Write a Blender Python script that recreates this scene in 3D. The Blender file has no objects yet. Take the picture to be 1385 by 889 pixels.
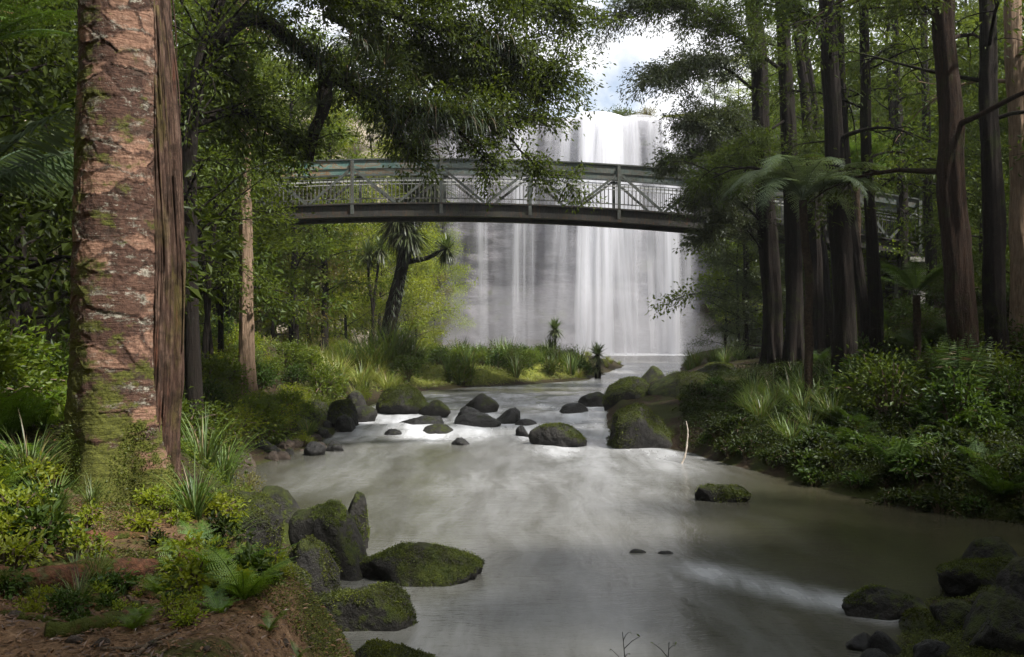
import bpy, math, random
import numpy as np
from mathutils import Vector, Matrix

# ------------------------------------------------------------------ basics
scene = bpy.context.scene
COL = scene.collection
F_PX, CX, CY, CAM_Z = 1200.0, 692.5, 444.5, 3.0
R = math.radians


def link(o, parent=None):
    COL.objects.link(o)
    if parent is not None:
        o.parent = parent
    return o


def tag(o, label=None, cat=None, group=None, kind=None):
    if label: o['label'] = label
    if cat: o['category'] = cat
    if group: o['group'] = group
    if kind: o['kind'] = kind
    return o


def empty(name, loc=(0, 0, 0), rz=0.0):
    o = bpy.data.objects.new(name, None)
    o.empty_display_size = 0.2
    o.location = loc
    o.rotation_euler = (0, 0, rz)
    return link(o)


def copy_tree(o, parent=None):
    c = o.copy()
    COL.objects.link(c)
    if parent is not None:
        c.parent = parent
    for ch in list(o.children):
        copy_tree(ch, c)
    return c


class Geo:
    """collects vertices and faces, builds ONE mesh object"""
    def __init__(self):
        self.V, self.F, self.A, self.n = [], [], [], 0

    def add(self, V, F, rnd=None):
        V = np.asarray(V, dtype=np.float64).reshape(-1, 3)
        self.V.append(V)
        if isinstance(F, np.ndarray):
            F = [F]
        for f in F:
            self.F.append(np.asarray(f, dtype=np.int64) + self.n)
        if rnd is None:
            rnd = np.full(len(V), 0.5)
        elif np.isscalar(rnd):
            rnd = np.full(len(V), float(rnd))
        self.A.append(rnd)
        self.n += len(V)
        return self

    def mesh(self, name, mat, smooth=False, attrs=None):
        V = np.concatenate(self.V)
        me = bpy.data.meshes.new(name)
        me.vertices.add(len(V))
        me.vertices.foreach_set('co', V.astype(np.float32).ravel())
        tot = np.concatenate([np.full(len(f), f.shape[1], dtype=np.int32) for f in self.F])
        loops = np.concatenate([f.ravel() for f in self.F]).astype(np.int32)
        start = np.zeros(len(tot), dtype=np.int32)
        start[1:] = np.cumsum(tot)[:-1]
        me.loops.add(len(loops))
        me.polygons.add(len(tot))
        me.loops.foreach_set('vertex_index', loops)
        me.polygons.foreach_set('loop_start', start)
        me.polygons.foreach_set('loop_total', tot)
        me.polygons.foreach_set('use_smooth', np.full(len(tot), bool(smooth)))
        at = me.attributes.new('rnd', 'FLOAT', 'POINT')
        at.data.foreach_set('value', np.concatenate(self.A).astype(np.float32))
        if attrs:
            for k, v in attrs.items():
                a = me.attributes.new(k, 'FLOAT', 'POINT')
                a.data.foreach_set('value', np.asarray(v, dtype=np.float32))
        me.update(calc_edges=True)
        me.validate()
        if mat is not None:
            me.materials.append(mat)
        return me

    def build(self, name, mat, parent=None, smooth=False, attrs=None):
        o = bpy.data.objects.new(name, self.mesh(name, mat, smooth, attrs))
        return link(o, parent)


# ------------------------------------------------------------------ noise
def _hash(ix, iy, iz, seed):
    h = (ix * 374761393 + iy * 668265263 + iz * 2147483647 + seed * 974634777) & 0xFFFFFFFF
    h = ((h ^ (h >> 13)) * 1274126177) & 0xFFFFFFFF
    h = ((h ^ (h >> 16)) * 2246822519) & 0xFFFFFFFF
    return ((h ^ (h >> 15)) & 0xFFFF) / 65535.0 * 2 - 1


def vnoise(p, seed=0):
    p = np.asarray(p, dtype=np.float64)
    i = np.floor(p).astype(np.int64)
    f = p - i
    u = f * f * f * (f * (f * 6 - 15) + 10)
    r = 0
    for dx in (0, 1):
        wx = u[:, 0] if dx else 1 - u[:, 0]
        for dy in (0, 1):
            wy = u[:, 1] if dy else 1 - u[:, 1]
            for dz in (0, 1):
                wz = u[:, 2] if dz else 1 - u[:, 2]
                r = r + wx * wy * wz * _hash(i[:, 0] + dx, i[:, 1] + dy, i[:, 2] + dz, seed)
    return r


def fbm(p, octaves=4, seed=0, gain=0.5):
    p = np.asarray(p, dtype=np.float64)
    a, s, r = 1.0, 1.0, 0
    for k in range(octaves):
        r = r + a * vnoise(p * s + 17.3 * k, seed + k)
        a *= gain
        s *= 2.03
    return r


def fbm2(x, y, s, octaves=4, seed=0, gain=0.5):
    x = np.asarray(x, dtype=np.float64)
    return fbm(np.stack([x.ravel() / s, np.asarray(y, dtype=np.float64).ravel() / s, np.zeros(x.size)], 1), octaves, seed, gain).reshape(x.shape)


def sstep(a, b, x):
    t = np.clip((np.asarray(x, dtype=np.float64) - a) / (b - a), 0, 1)
    return t * t * (3 - 2 * t)


# ------------------------------------------------------------------ terrain
RIVER = np.array([(-1.2, 6.8), (-1.9, 8.7), (-2.1, 10.7), (-3.4, 14.1), (-5.0, 16.7), (-6.2, 18.4), (-5.6, 20), (-5.1, 22.4),
                  (-4.9, 28.7), (-4.9, 35.0), (-2.9, 37.5), (0.25, 40.0), (3.9, 44.5), (7.9, 62), (-3, 66), (-14, 73), (-17, 84),
                  (-14, 97), (26, 97), (23, 84), (15.0, 75), (10.4, 55), (8.2, 44), (5.2, 37), (3.4, 31), (2.7, 25.5), (3.2, 22.8),
                  (4.3, 21.4), (5.0, 19.4), (5.7, 16.7), (6.7, 14.5), (7.9, 13.4), (12, 12.4), (34, 11.2), (34, 7.5), (12, 9.2),
                  (6.8, 10.4), (4.6, 9.8), (3.6, 8.4), (2.6, 6.8), (0.5, 6.3)])


def river_sd(x, y):
    """signed distance to the river outline, positive on land"""
    x = np.asarray(x, dtype=np.float64); y = np.asarray(y, dtype=np.float64)
    sh = x.shape
    x = x.ravel(); y = y.ravel()
    best = np.full(x.shape, 1e18)
    inside = np.zeros(x.shape, dtype=bool)
    n = len(RIVER)
    for k in range(n):
        ax, ay = RIVER[k]; bx, by = RIVER[(k + 1) % n]
        ex, ey = bx - ax, by - ay
        t = np.clip(((x - ax) * ex + (y - ay) * ey) / (ex * ex + ey * ey), 0, 1)
        best = np.minimum(best, (x - ax - t * ex) ** 2 + (y - ay - t * ey) ** 2)
        c = ((ay > y) != (by > y)) & (x < ex * (y - ay) / (ey if ey else 1e-9) + ax)
        inside ^= c
    d = np.sqrt(best)
    return np.where(inside, -d, d).reshape(sh)


def water_level(y):
    return 0.14 * sstep(24.6, 25.3, y) + 0.16 * sstep(27.2, 28.6, y) + 0.15 * sstep(31, 34, y)


CLIFF = [(-70, 40), (-48, 62), (-33, 74), (-22, 83), (-14, 88.5), (-6, 90.5), (2, 91), (10, 91), (18, 90), (25, 86), (32, 78), (44, 66), (70, 40)]


def cliff_y(x):
    return np.interp(x, [c[0] for c in CLIFF], [c[1] for c in CLIFF])


def river_mid(y):
    return np.interp(y, [0, 6, 9, 14, 20, 25, 34, 40, 46, 62, 70, 100], [4.5, 2.5, 1, 1.2, -.5, -1.0, 0.0, 3.5, 6.5, 9.5, 4, 4])


def terrain(x, y):
    x = np.asarray(x, dtype=np.float64); y = np.asarray(y, dtype=np.float64)
    x, y = np.broadcast_arrays(x, y)
    d = river_sd(x, y) + 0.25 * fbm2(x, y, 1.7, 3, 5)
    wl = water_level(y)
    right = x > river_mid(y)
    dp = np.maximum(d, 0)
    near = 1 - sstep(10, 17, y)
    hl = near * (1.5 * sstep(0.15 * sstep(7, 9, y), 1.15 + 0.85 * sstep(7, 9.5, y), dp)) + (1 - near) * (1.9 * sstep(-0.3, 5.5, dp))
    hl = hl + 0.10 * np.maximum(0, dp - 3) + 0.28 * np.maximum(0, dp - 8)
    hl = hl + near * 0.35 * sstep(1.2, 3.0, dp) * sstep(-1, -5, x)
    flat = sstep(35, 39, y) * (1 - sstep(66, 74, y)) * sstep(-24, -14, x)
    hl = hl * (1 - 0.72 * flat)
    isl = sstep(-9.0, -5.0, x) * sstep(34, 36, y) * (1 - sstep(62, 66, y))
    hl = hl * (1 - isl) + isl * (0.65 * sstep(0, 2.0, dp))
    hr = 0.35 * sstep(0, 0.7, dp) + 0.19 * dp + 0.26 * np.maximum(0, dp - 7.5)
    nearr = (1 - sstep(9.5, 11, y)) * sstep(2, 3.5, x)
    hr = hr * (1 - nearr) + nearr * (0.3 * sstep(0, 1, dp))
    own = (1 - sstep(6.2, 7.2, y)) * sstep(-1.45, -0.4, x)
    h = np.where(right, hr, hl)
    h = h * (1 - own) + own * 0.3 * sstep(0, 1.5, dp)
    h = np.minimum(h, 23 + 1.5 * fbm2(x, y, 14, 2, 8))
    bed = np.maximum(d, -1.5) * 0.55
    z = np.where(d > 0, h, bed)
    amp = 0.05 + 0.12 * sstep(10, 30, y) + 0.5 * sstep(25, 60, np.abs(x))
    z = z + sstep(0.1, 1.2, dp) * (amp * fbm2(x, y, 1.3, 4, 3) + 0.10 * fbm2(x, y, 4.5, 2, 4))
    z = z + 0.012 * fbm2(x, y, 0.12, 2, 6) * (1 - sstep(8, 14, y)) * (d > 0)
    z = z + wl
    cy = cliff_y(x)
    top = 23.9 + 0.06 * (y - cy) + 1.2 * fbm2(x, y, 16, 3, 9) * sstep(2, 10, np.abs(x - 6) - 13) + 2.4 * sstep(10, 18, x) * sstep(2, 9, y - cy) * (1 - sstep(40, 80, y - cy))
    t = sstep(0.6, 2.4, y - cy)
    return z * (1 - t) + np.minimum(top, 40) * t


def tz(x, y):
    return float(terrain(np.array([x]), np.array([y]))[0])


def wp(px, py, D):
    """pixel of the photo at distance D -> point"""
    return np.array([(px - CX) / F_PX * D, D, CAM_Z - (py - CY) / F_PX * D])


def gp(px, D):
    x = (px - CX) / F_PX * D
    return (x, D, tz(x, D))


def water_depth(py):
    """distance at which the water surface shows at photo row py"""
    D = 20.0
    for _ in range(60):
        D = 0.5 * D + 0.5 * (CAM_Z - float(water_level(D))) * F_PX / (py - CY)
    return D


# ------------------------------------------------------------------ node helpers
class NT:
    def __init__(self, name, world=None):
        if world is None:
            self.m = bpy.data.materials.new(name)
            self.m.use_nodes = True
            self.t = self.m.node_tree
            self.t.nodes.clear()
        else:
            self.m = world
            self.t = world.node_tree
            self.t.nodes.clear()

    def n(self, kind, **kw):
        nd = self.t.nodes.new(kind)
        ins = kw.pop('ins', {})
        for k, v in kw.items():
            setattr(nd, k, v)
        for k, v in ins.items():
            self.set(nd, k, v)
        return nd

    def set(self, nd, k, v):
        s = nd.inputs[k]
        if isinstance(v, bpy.types.NodeSocket):
            self.t.links.new(v, s)
        elif isinstance(v, bpy.types.Node):
            self.t.links.new(v.outputs[0], s)
        else:
            if isinstance(v, tuple) and len(v) == 3 and s.type == 'RGBA':
                v = v + (1,)
            s.default_value = v

    def attr(self, name):
        return self.n('ShaderNodeAttribute', attribute_name=name).outputs['Fac']

    def obj(self):
        return self.n('ShaderNodeTexCoord').outputs['Object']

    def mapping(self, vec, scale=(1, 1, 1), loc=(0, 0, 0), rot=(0, 0, 0)):
        return self.n('ShaderNodeMapping', ins={'Vector': vec, 'Scale': scale, 'Location': loc, 'Rotation': rot}).outputs[0]

    def noise(self, vec, scale, detail=4, rough=0.55, dist=0.0):
        return self.n('ShaderNodeTexNoise', ins={'Vector': vec, 'Scale': scale, 'Detail': detail, 'Roughness': rough, 'Distortion': dist}).outputs[0]

    def ramp(self, fac, stops):
        nd = self.n('ShaderNodeValToRGB', ins={'Fac': fac})
        e = nd.color_ramp.elements
        while len(e) < len(stops):
            e.new(0.5)
        for k, (p, c) in enumerate(stops):
            e[k].position = p
            e[k].color = (c, c, c, 1) if np.isscalar(c) else tuple(c) + (1,)
        return nd.outputs[0]

    def mix(self, fac, a, b, blend='MIX'):
        nd = self.n('ShaderNodeMix', data_type='RGBA', blend_type=blend)
        self.set(nd, 0, fac); self.set(nd, 6, a); self.set(nd, 7, b)
        return nd.outputs[2]

    def math(self, op, a, b=0.0, clamp=False):
        nd = self.n('ShaderNodeMath', operation=op, use_clamp=clamp)
        self.set(nd, 0, a); self.set(nd, 1, b)
        return nd.outputs[0]

    def bump(self, h, strength=0.5, dist=0.02, normal=None):
        nd = self.n('ShaderNodeBump', ins={'Height': h, 'Strength': strength, 'Distance': dist})
        if normal is not None:
            self.set(nd, 'Normal', normal)
        return nd.outputs[0]

    def up(self):
        g = self.n('ShaderNodeNewGeometry')
        s = self.n('ShaderNodeSeparateXYZ', ins={0: g.outputs['Normal']})
        return s.outputs[2]

    def out(self, surf, vol=None):
        o = self.n('ShaderNodeOutputMaterial')
        if surf is not None:
            self.t.links.new(surf.outputs[0] if isinstance(surf, bpy.types.Node) else surf, o.inputs[0])
        if vol is not None:
            self.t.links.new(vol.outputs[0], o.inputs[1])
        return self.m

    def principled(self, **ins):
        return self.n('ShaderNodeBsdfPrincipled', ins={k.replace('_', ' '): v for k, v in ins.items()})


def leaf_mat(name, dark, light, trans=0.35, gloss=0.06, rough=0.35, dead=None, dead_at=0.94):
    t = NT(name)
    r = t.attr('rnd')
    stops = [(0.0, dark), (0.75 if dead else 1.0, light)]
    if dead:
        stops += [(dead_at, light), (min(dead_at + 0.03, 1), dead)]
    c = t.ramp(r, stops)
    info = t.n('ShaderNodeObjectInfo').outputs['Random']
    hs = t.n('ShaderNodeHueSaturation', ins={'Hue': t.math('ADD', 0.487, t.math('MULTIPLY', info, 0.026)), 'Saturation': 1.0,
                                             'Value': t.math('ADD', 0.8, t.math('MULTIPLY', info, 0.4)), 'Color': c}).outputs[0]
    d = t.n('ShaderNodeBsdfDiffuse', ins={'Color': hs})
    tc = t.mix(0.5, hs, (light[0] * 1.5, light[1] * 1.5, light[2] * 0.6))
    tr = t.n('ShaderNodeBsdfTranslucent', ins={'Color': tc})
    m = t.n('ShaderNodeMixShader', ins={0: trans, 1: d.outputs[0], 2: tr.outputs[0]})
    g = t.n('ShaderNodeBsdfGlossy', ins={'Color': (0.9, 0.95, 1.0), 'Roughness': rough})
    m2 = t.n('ShaderNodeMixShader', ins={0: gloss, 1: m.outputs[0], 2: g.outputs[0]})
    return t.out(m2)


def bark_mat(name, a, b, vscale=(9, 9, 1.2), moss=0.35, moss_col=(0.045, 0.06, 0.012), strength=0.7, lichen=0.15):
    t = NT(name)
    o = t.obj()
    v = t.mapping(o, vscale)
    n1 = t.noise(v, 3.0, 6, 0.65, 0.4)
    c = t.ramp(n1, [(0.3, a), (0.68, b)])
    n2 = t.noise(o, 2.6, 5, 0.6)
    n3 = t.noise(o, 26, 3, 0.6)
    mm = t.ramp(t.math('ADD', n2, t.math('MULTIPLY', t.math('SUBTRACT', n3, 0.5), 0.35)), [(0.62 - 0.25 * moss, 0.0), (0.72 - 0.25 * moss, 1.0)])
    c = t.mix(t.math('MULTIPLY', mm, min(1, moss * 2)), c, moss_col)
    n4 = t.noise(o, 6.5, 5, 0.7)
    ll = t.ramp(n4, [(0.60, 0.0), (0.68, 1.0)])
    c = t.mix(t.math('MULTIPLY', ll, lichen), c, (0.30, 0.31, 0.26))
    bp = t.bump(t.math('ADD', n1, t.math('MULTIPLY', n3, 0.3)), strength, 0.05)
    return t.out(t.principled(Base_Color=c, Roughness=0.9, Specular_IOR_Level=0.15, Normal=bp))


def rock_mat(name, a=(0.007, 0.0065, 0.006), b=(0.034, 0.031, 0.027), moss=0.6, moss_a=(0.022, 0.036, 0.006), moss_b=(0.075, 0.090, 0.012), wet=0.35):
    t = NT(name)
    g = t.n('ShaderNodeTexCoord').outputs['Object']
    n1 = t.noise(g, 3.2, 7, 0.62, 0.3)
    c = t.ramp(n1, [(0.3, a), (0.72, b)])
    nf = t.noise(g, 38, 4, 0.7)
    c = t.mix(t.ramp(nf, [(0.58, 0.0), (0.8, 0.5)]), c, (0.060, 0.057, 0.050))
    up = t.up()
    nm = t.noise(g, 1.9, 6, 0.65)
    nmf = t.noise(g, 22, 3, 0.7)
    k = t.math('ADD', t.math('MULTIPLY', up, 0.42), t.math('ADD', nm, t.math('MULTIPLY', t.math('SUBTRACT', nmf, 0.5), 0.6)))
    th = 1.12 - 0.62 * moss
    mk = t.ramp(k, [(max(0, th - 0.07), 0.0), (min(1, th + 0.07), 1.0)])
    if moss <= 0:
        mk = 0.0
    mc = t.ramp(t.noise(g, 11, 5, 0.7), [(0.34, moss_a), (0.72, moss_b)])
    mc = t.mix(t.ramp(t.noise(g, 4.5, 6, 0.7), [(0.42, 0.75), (0.58, 0.0)]), mc, (0.022, 0.020, 0.009))
    c = t.mix(mk, c, mc)
    rg = t.math('ADD', 0.85 - 0.55 * wet, t.math('MULTIPLY', mk, 0.5 * wet) if not isinstance(mk, float) else 0.0)
    mossf = t.noise(g, 90, 3, 0.8)
    h = t.math('ADD', t.math('MULTIPLY', t.noise(g, 9, 8, 0.7), 1.0), t.math('MULTIPLY', mossf, t.math('MULTIPLY', mk, 0.5)))
    bp = t.bump(h, 1.0, 0.07)
    return t.out(t.principled(Base_Color=c, Roughness=rg, Specular_IOR_Level=0.3, Normal=bp))


# ------------------------------------------------------------------ shape helpers
def unit(v):
    v = np.asarray(v, dtype=np.float64)
    return v / np.maximum(np.linalg.norm(v, axis=-1, keepdims=True), 1e-9)


def tube(pts, rad, sides=8, cap=True):
    pts = np.asarray(pts, dtype=np.float64)
    m = len(pts)
    rad = np.broadcast_to(np.asarray(rad, dtype=np.float64), (m,))
    tan = np.gradient(pts, axis=0)
    tan = unit(tan)
    ref = np.array([1.0, 0.13, 0.07]) if abs(tan[0][0]) < 0.8 else np.array([0.1, 1.0, 0.05])
    a = unit(ref - np.dot(ref, tan[0]) * tan[0])
    V = []
    ang = np.arange(sides) * 2 * np.pi / sides
    for k in range(m):
        a = unit(a - np.dot(a, tan[k]) * tan[k])
        b = np.cross(tan[k], a)
        V.append(pts[k] + rad[k] * (np.cos(ang)[:, None] * a + np.sin(ang)[:, None] * b))
    V = np.concatenate(V)
    i = np.arange(m - 1)[:, None] * sides
    j = np.arange(sides)[None, :]
    jn = (j + 1) % sides
    F = np.stack([i + j, i + jn, i + sides + jn, i + sides + j], -1).reshape(-1, 4)
    Fs = [F]
    if cap:
        Fs += [np.arange(sides)[::-1][None, :], (np.arange(sides) + (m - 1) * sides)[None, :]]
    return V, Fs


def smooth_path(pts, n):
    """Catmull-Rom through the points, n samples"""
    P = np.asarray(pts, dtype=np.float64)
    if len(P) == 2:
        t = np.linspace(0, 1, n)[:, None]
        return P[0] * (1 - t) + P[1] * t
    Q = np.concatenate([[2 * P[0] - P[1]], P, [2 * P[-1] - P[-2]]])
    out = []
    for u in np.linspace(0, len(P) - 1, n):
        k = min(int(u), len(P) - 2)
        t = u - k
        p0, p1, p2, p3 = Q[k], Q[k + 1], Q[k + 2], Q[k + 3]
        out.append(0.5 * (2 * p1 + (p2 - p0) * t + (2 * p0 - 5 * p1 + 4 * p2 - p3) * t * t + (3 * p1 - p0 - 3 * p2 + p3) * t ** 3))
    return np.array(out)


def box(c, s, rot=None):
    c = np.asarray(c, dtype=np.float64); s = np.asarray(s, dtype=np.float64) / 2
    V = np.array([(-1, -1, -1), (1, -1, -1), (1, 1, -1), (-1, 1, -1), (-1, -1, 1), (1, -1, 1), (1, 1, 1), (-1, 1, 1)]) * s
    if rot is not None:
        V = V @ np.asarray(rot).T
    F = np.array([(0, 3, 2, 1), (4, 5, 6, 7), (0, 1, 5, 4), (1, 2, 6, 5), (2, 3, 7, 6), (3, 0, 4, 7)])
    return V + c, F


def bar(a, b, w, h):
    """rectangular bar from a to b, w across (horizontal), h deep"""
    a = np.asarray(a, dtype=np.float64); b = np.asarray(b, dtype=np.float64)
    d = b - a
    L = np.linalg.norm(d); d = d / L
    up = np.array([0, 0, 1.0]) if abs(d[2]) < 0.98 else np.array([1.0, 0, 0])
    s = unit(np.cross(d, up)); u = np.cross(s, d)
    M = np.stack([d, s, u], 1)
    return box((a + b) / 2, (L, w, h), M)


def leaves(P, dr, nr, ln, wd, rnd, fold=0.18, bend=0.0, six=False):
    """folded pointed leaves, base at P"""
    n = len(P)
    dr = unit(dr)
    sd = unit(np.cross(dr, nr))
    nr = np.cross(sd, dr)
    ln = np.broadcast_to(ln, (n,))[:, None]; wd = np.broadcast_to(wd, (n,))[:, None]
    if not six:
        a = P
        b = P + dr * ln * 0.45 + sd * wd * 0.5 + nr * wd * fold
        c = P + dr * ln - nr * ln * bend
        d = P + dr * ln * 0.45 - sd * wd * 0.5 + nr * wd * fold
        V = np.stack([a, b, c, d], 1).reshape(-1, 3)
        i = np.arange(n)[:, None] * 4
        F = np.concatenate([i + np.array([[0, 2, 1]]), i + np.array([[0, 3, 2]])])
        return V, F, np.repeat(rnd, 4)
    mid = P + dr * ln * 0.5 - nr * ln * bend * 0.3
    a = P
    l1 = P + dr * ln * 0.28 + sd * wd * 0.42 + nr * wd * fold
    l2 = P + dr * ln * 0.62 + sd * wd * 0.44 + nr * wd * fold - nr * ln * bend * 0.45
    r1 = P + dr * ln * 0.28 - sd * wd * 0.42 + nr * wd * fold
    r2 = P + dr * ln * 0.62 - sd * wd * 0.44 + nr * wd * fold - nr * ln * bend * 0.45
    c = P + dr * ln - nr * ln * bend
    V = np.stack([a, l1, l2, c, r2, r1, mid], 1).reshape(-1, 3)
    i = np.arange(n)[:, None] * 7
    F = np.concatenate([i + np.array([[0, 6, 2, 1]]), i + np.array([[0, 5, 4, 6]]), ])
    T = np.concatenate([i + np.array([[6, 3, 2]]), i + np.array([[6, 4, 3]])])
    return V, [F, T], np.repeat(rnd, 7)


def blades(P, az, L, W, th0, bend, rnd, K=6, twist=0.0, jitter=None):
    """curved grass blades: strips; th = angle from vertical"""
    n = len(P)
    L = np.broadcast_to(L, (n,)); W = np.broadcast_to(W, (n,)); th0 = np.broadcast_to(th0, (n,)); bend = np.broadcast_to(bend, (n,))
    out = np.stack([np.cos(az), np.sin(az), np.zeros(n)], 1)
    sd = np.stack([-np.sin(az), np.cos(az), np.zeros(n)], 1)
    pos = P.copy()
    rows = []
    for k in range(K + 1):
        t = k / K
        th = th0 + bend * t ** 1.4
        w = W * (0.55 + 0.9 * t - 0.2) * (1 if t < 0.35 else 1) if False else W * np.clip(min(1.0, 0.6 + t * 1.5) * (1 - t ** 2.2), 0.02, 1)
        rows.append((pos - sd * w[:, None] * 0.5, pos + sd * w[:, None] * 0.5))
        step = (L / K)[:, None]
        pos = pos + step * (np.sin(th)[:, None] * out + np.cos(th)[:, None] * np.array([0, 0, 1.0]))
    V = np.stack([r for pr in rows for r in pr], 1).reshape(-1, 3)
    c = 2 * (K + 1)
    i = np.arange(n)[:, None] * c
    F = np.concatenate([i + np.array([[2 * k, 2 * k + 1, 2 * k + 3, 2 * k + 2]]) for k in range(K)])
    return V, F, np.repeat(rnd, c)


def rand_unit(rng, n):
    v = rng.normal(size=(n, 3))
    return unit(v)


def cluster_leaves(rng, C, rad, n_per, ln, asp=0.5, flat=0.65, upbias=0.8, droop=0.0, six=False, axis=None, tint=None, bend=0.08):
    """leaves scattered round the cluster centres C, each with its own tint"""
    m = len(C)
    n = m * n_per
    idx = np.repeat(np.arange(m), n_per)
    off = rng.normal(size=(n, 3)) * 0.55
    rr = np.broadcast_to(rad, (m,))[idx][:, None]
    off = off * rr * np.array([1, 1, flat])
    P = C[idx] + off
    out = unit(off + 1e-6)
    dr = out * 0.9 + rng.normal(size=(n, 3)) * 0.55 + np.array([0, 0, -droop])
    if axis is not None:
        dr = dr + axis[idx] * 0.8
    nr = rng.normal(size=(n, 3)) * 0.6 + np.array([0, 0, upbias])
    l = ln * rng.uniform(0.6, 1.3, n)
    tb = (rng.uniform(0, 1, m) if tint is None else tint)[idx]
    rnd = np.clip(0.55 * tb + 0.45 * rng.uniform(0, 1, n), 0, 1)
    return leaves(P, dr, nr, l, l * asp, rnd, six=six, bend=bend)


# ------------------------------------------------------------------ plant generators
def limb_path(rng, start, d, L, droop=0.15, wob=0.08, n=6):
    pts = [np.asarray(start, dtype=np.float64)]
    d = unit(np.asarray(d, dtype=np.float64))
    for k in range(n - 1):
        d = unit(d + rng.normal(size=3) * wob + np.array([0, 0, -droop * (k / n)]))
        pts.append(pts[-1] + d * L / (n - 1))
    return np.array(pts)


def make_crown(rng, gT, trunk, tr, t0, nl, spread, ln, n_per, asp=0.5, rise=0.4, droop=0.2, rc=0.16, flat=0.6, top_taper=0.6, ldroop=0.1,
               sub=5, six=False, sway=None, upbias=0.8):
    """limbs off the trunk path (into gT) and the leaf mesh"""
    C, AX = [], []
    m = len(trunk)
    az0 = rng.uniform(0, 6.28)
    for i in range(nl):
        t = t0 + (1 - t0) * (i + rng.uniform(0, 0.9)) / nl
        f = t * (m - 1); k = min(int(f), m - 2)
        s = trunk[k] * (1 - (f - k)) + trunk[k + 1] * (f - k)
        r = tr[k] * 0.30
        az = az0 + 2.4 * i + rng.normal() * 0.3
        q = (t - t0) / (1 - t0)
        L = spread * (1 - top_taper * q) * rng.uniform(0.65, 1.15)
        d = np.array([math.cos(az), math.sin(az), rise + 0.5 * q + rng.normal() * 0.12])
        if sway is not None:
            d = d + np.asarray(sway)
        pth = limb_path(rng, s, d, L, droop, 0.10, 7)
        gT.add(*tube(pth, np.linspace(max(r, 0.02), max(r * 0.2, 0.008), 7), 5, False), 0.5)
        for j in range(sub):
            u = rng.uniform(0.3, 1.0) * 6
            kk = min(int(u), 5)
            s2 = pth[kk] * (1 - (u - kk)) + pth[kk + 1] * (u - kk)
            dd = unit(pth[min(kk + 1, 6)] - pth[kk]) + rng.normal(size=3) * np.array([0.75, 0.75, 0.35])
            p2 = limb_path(rng, s2, dd, L * rng.uniform(0.22, 0.45), droop * 1.3, 0.15, 5)
            gT.add(*tube(p2, np.linspace(max(r * 0.35, 0.010), 0.005, 5), 4, False), 0.5)
            for q2 in (2, 3, 4):
                C.append(p2[q2] + rng.normal(size=3) * 0.08 * spread * 0.3); AX.append(unit(p2[4] - p2[1]))
        C.append(pth[-1]); AX.append(unit(pth[-1] - pth[-2]))
    C = np.array(C); AX = np.array(AX)
    g = Geo()
    rad = rc * spread * rng.uniform(0.6, 1.3, len(C))
    g.add(*cluster_leaves(rng, C, rad, n_per, ln, asp, flat, upbias, ldroop, six, AX * 0.6))
    return g


def trunk_path(rng, H, lean=(0, 0), wob=0.02, n=12):
    z = np.linspace(0, 1, n)
    w = np.cumsum(rng.normal(size=(n, 2)) * wob * H / n * 3, axis=0)
    return np.stack([lean[0] * z * H + w[:, 0], lean[1] * z * H + w[:, 1], z * H], 1)


def broad_tree(name, seed, H, r0, t0, nl, spread, ln, n_per, leaf, bark, label, cat='tree', group=None, lean=(0, 0), rise=0.35, **kw):
    rng = np.random.default_rng(seed)
    root = empty(name)
    tag(root, label, cat, group)
    p = trunk_path(rng, H, lean, 0.025, 12)
    tr = r0 * (1 - np.linspace(0, 1, 12) * 0.85)
    tr[0] *= 1.35
    g = Geo()
    V, F = tube(np.concatenate([[p[0] - [0, 0, 0.6]], p]), np.concatenate([[tr[0] * 1.2], tr]), 10)
    V = V + (0.12 * r0 * fbm(V * 3.0 / max(r0, .1) * .3, 2, seed))[:, None] * unit(V * np.array([1, 1, 0]))
    g.add(V, F, 0.5)
    cr = make_crown(rng, g, p, tr, t0, nl, spread, ln, n_per, rise=rise, **kw)
    g.build('trunk', bark, root, smooth=True)
    cr.build('crown', leaf, root)
    return root


def bush_mesh(seed, H, W, ln, n_cl, n_per, asp=0.5, six=False, stems=True):
    rng = np.random.default_rng(seed)
    g = Geo()
    C, AX, S = [], [], Geo()
    for i in range(n_cl):
        az = rng.uniform(0, 6.28)
        el = rng.uniform(0.15, 1.45)
        L = rng.uniform(0.55, 1.0)
        end = np.array([math.cos(az) * math.cos(el) * W, math.sin(az) * math.cos(el) * W, math.sin(el) * H]) * L
        base = np.array([math.cos(az), math.sin(az), 0]) * W * 0.12 * rng.uniform(0, 1)
        mid = base * 0.5 + end * 0.5 + np.array([0, 0, 0.18 * H])
        pth = smooth_path([base - [0, 0, 0.1], mid, end], 6)
        if stems:
            S.add(*tube(pth, np.linspace(0.012, 0.004, 6) * (1 + H), 4, False), 0.05)
        for k in (3, 4, 5):
            C.append(pth[k]); AX.append(unit(pth[k] - pth[k - 1]))
    C = np.array(C); AX = np.array(AX)
    g.add(*cluster_leaves(rng, C, 0.15 * (H + W) * rng.uniform(0.5, 1.2, len(C)), n_per, ln, asp, 0.6, 0.9, 0.1, six, AX * 0.7))
    return g, S


def tuft_mesh(seed, n, L, W, spread=0.12, th=(0.05, 0.6), bend=(0.5, 2.0), K=6):
    rng = np.random.default_rng(seed)
    az = rng.uniform(0, 6.283, n)
    r = spread * np.sqrt(rng.uniform(0, 1, n))
    P = np.stack([np.cos(az) * r, np.sin(az) * r, rng.uniform(-0.05, 0.02, n)], 1)
    az2 = az + rng.normal(size=n) * 0.5
    g = Geo()
    g.add(*blades(P, az2, L * rng.uniform(0.55, 1.15, n), W * rng.uniform(0.7, 1.2, n), rng.uniform(*th, n), rng.uniform(*bend, n), rng.uniform(0, 1, n), K))
    return g


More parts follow.
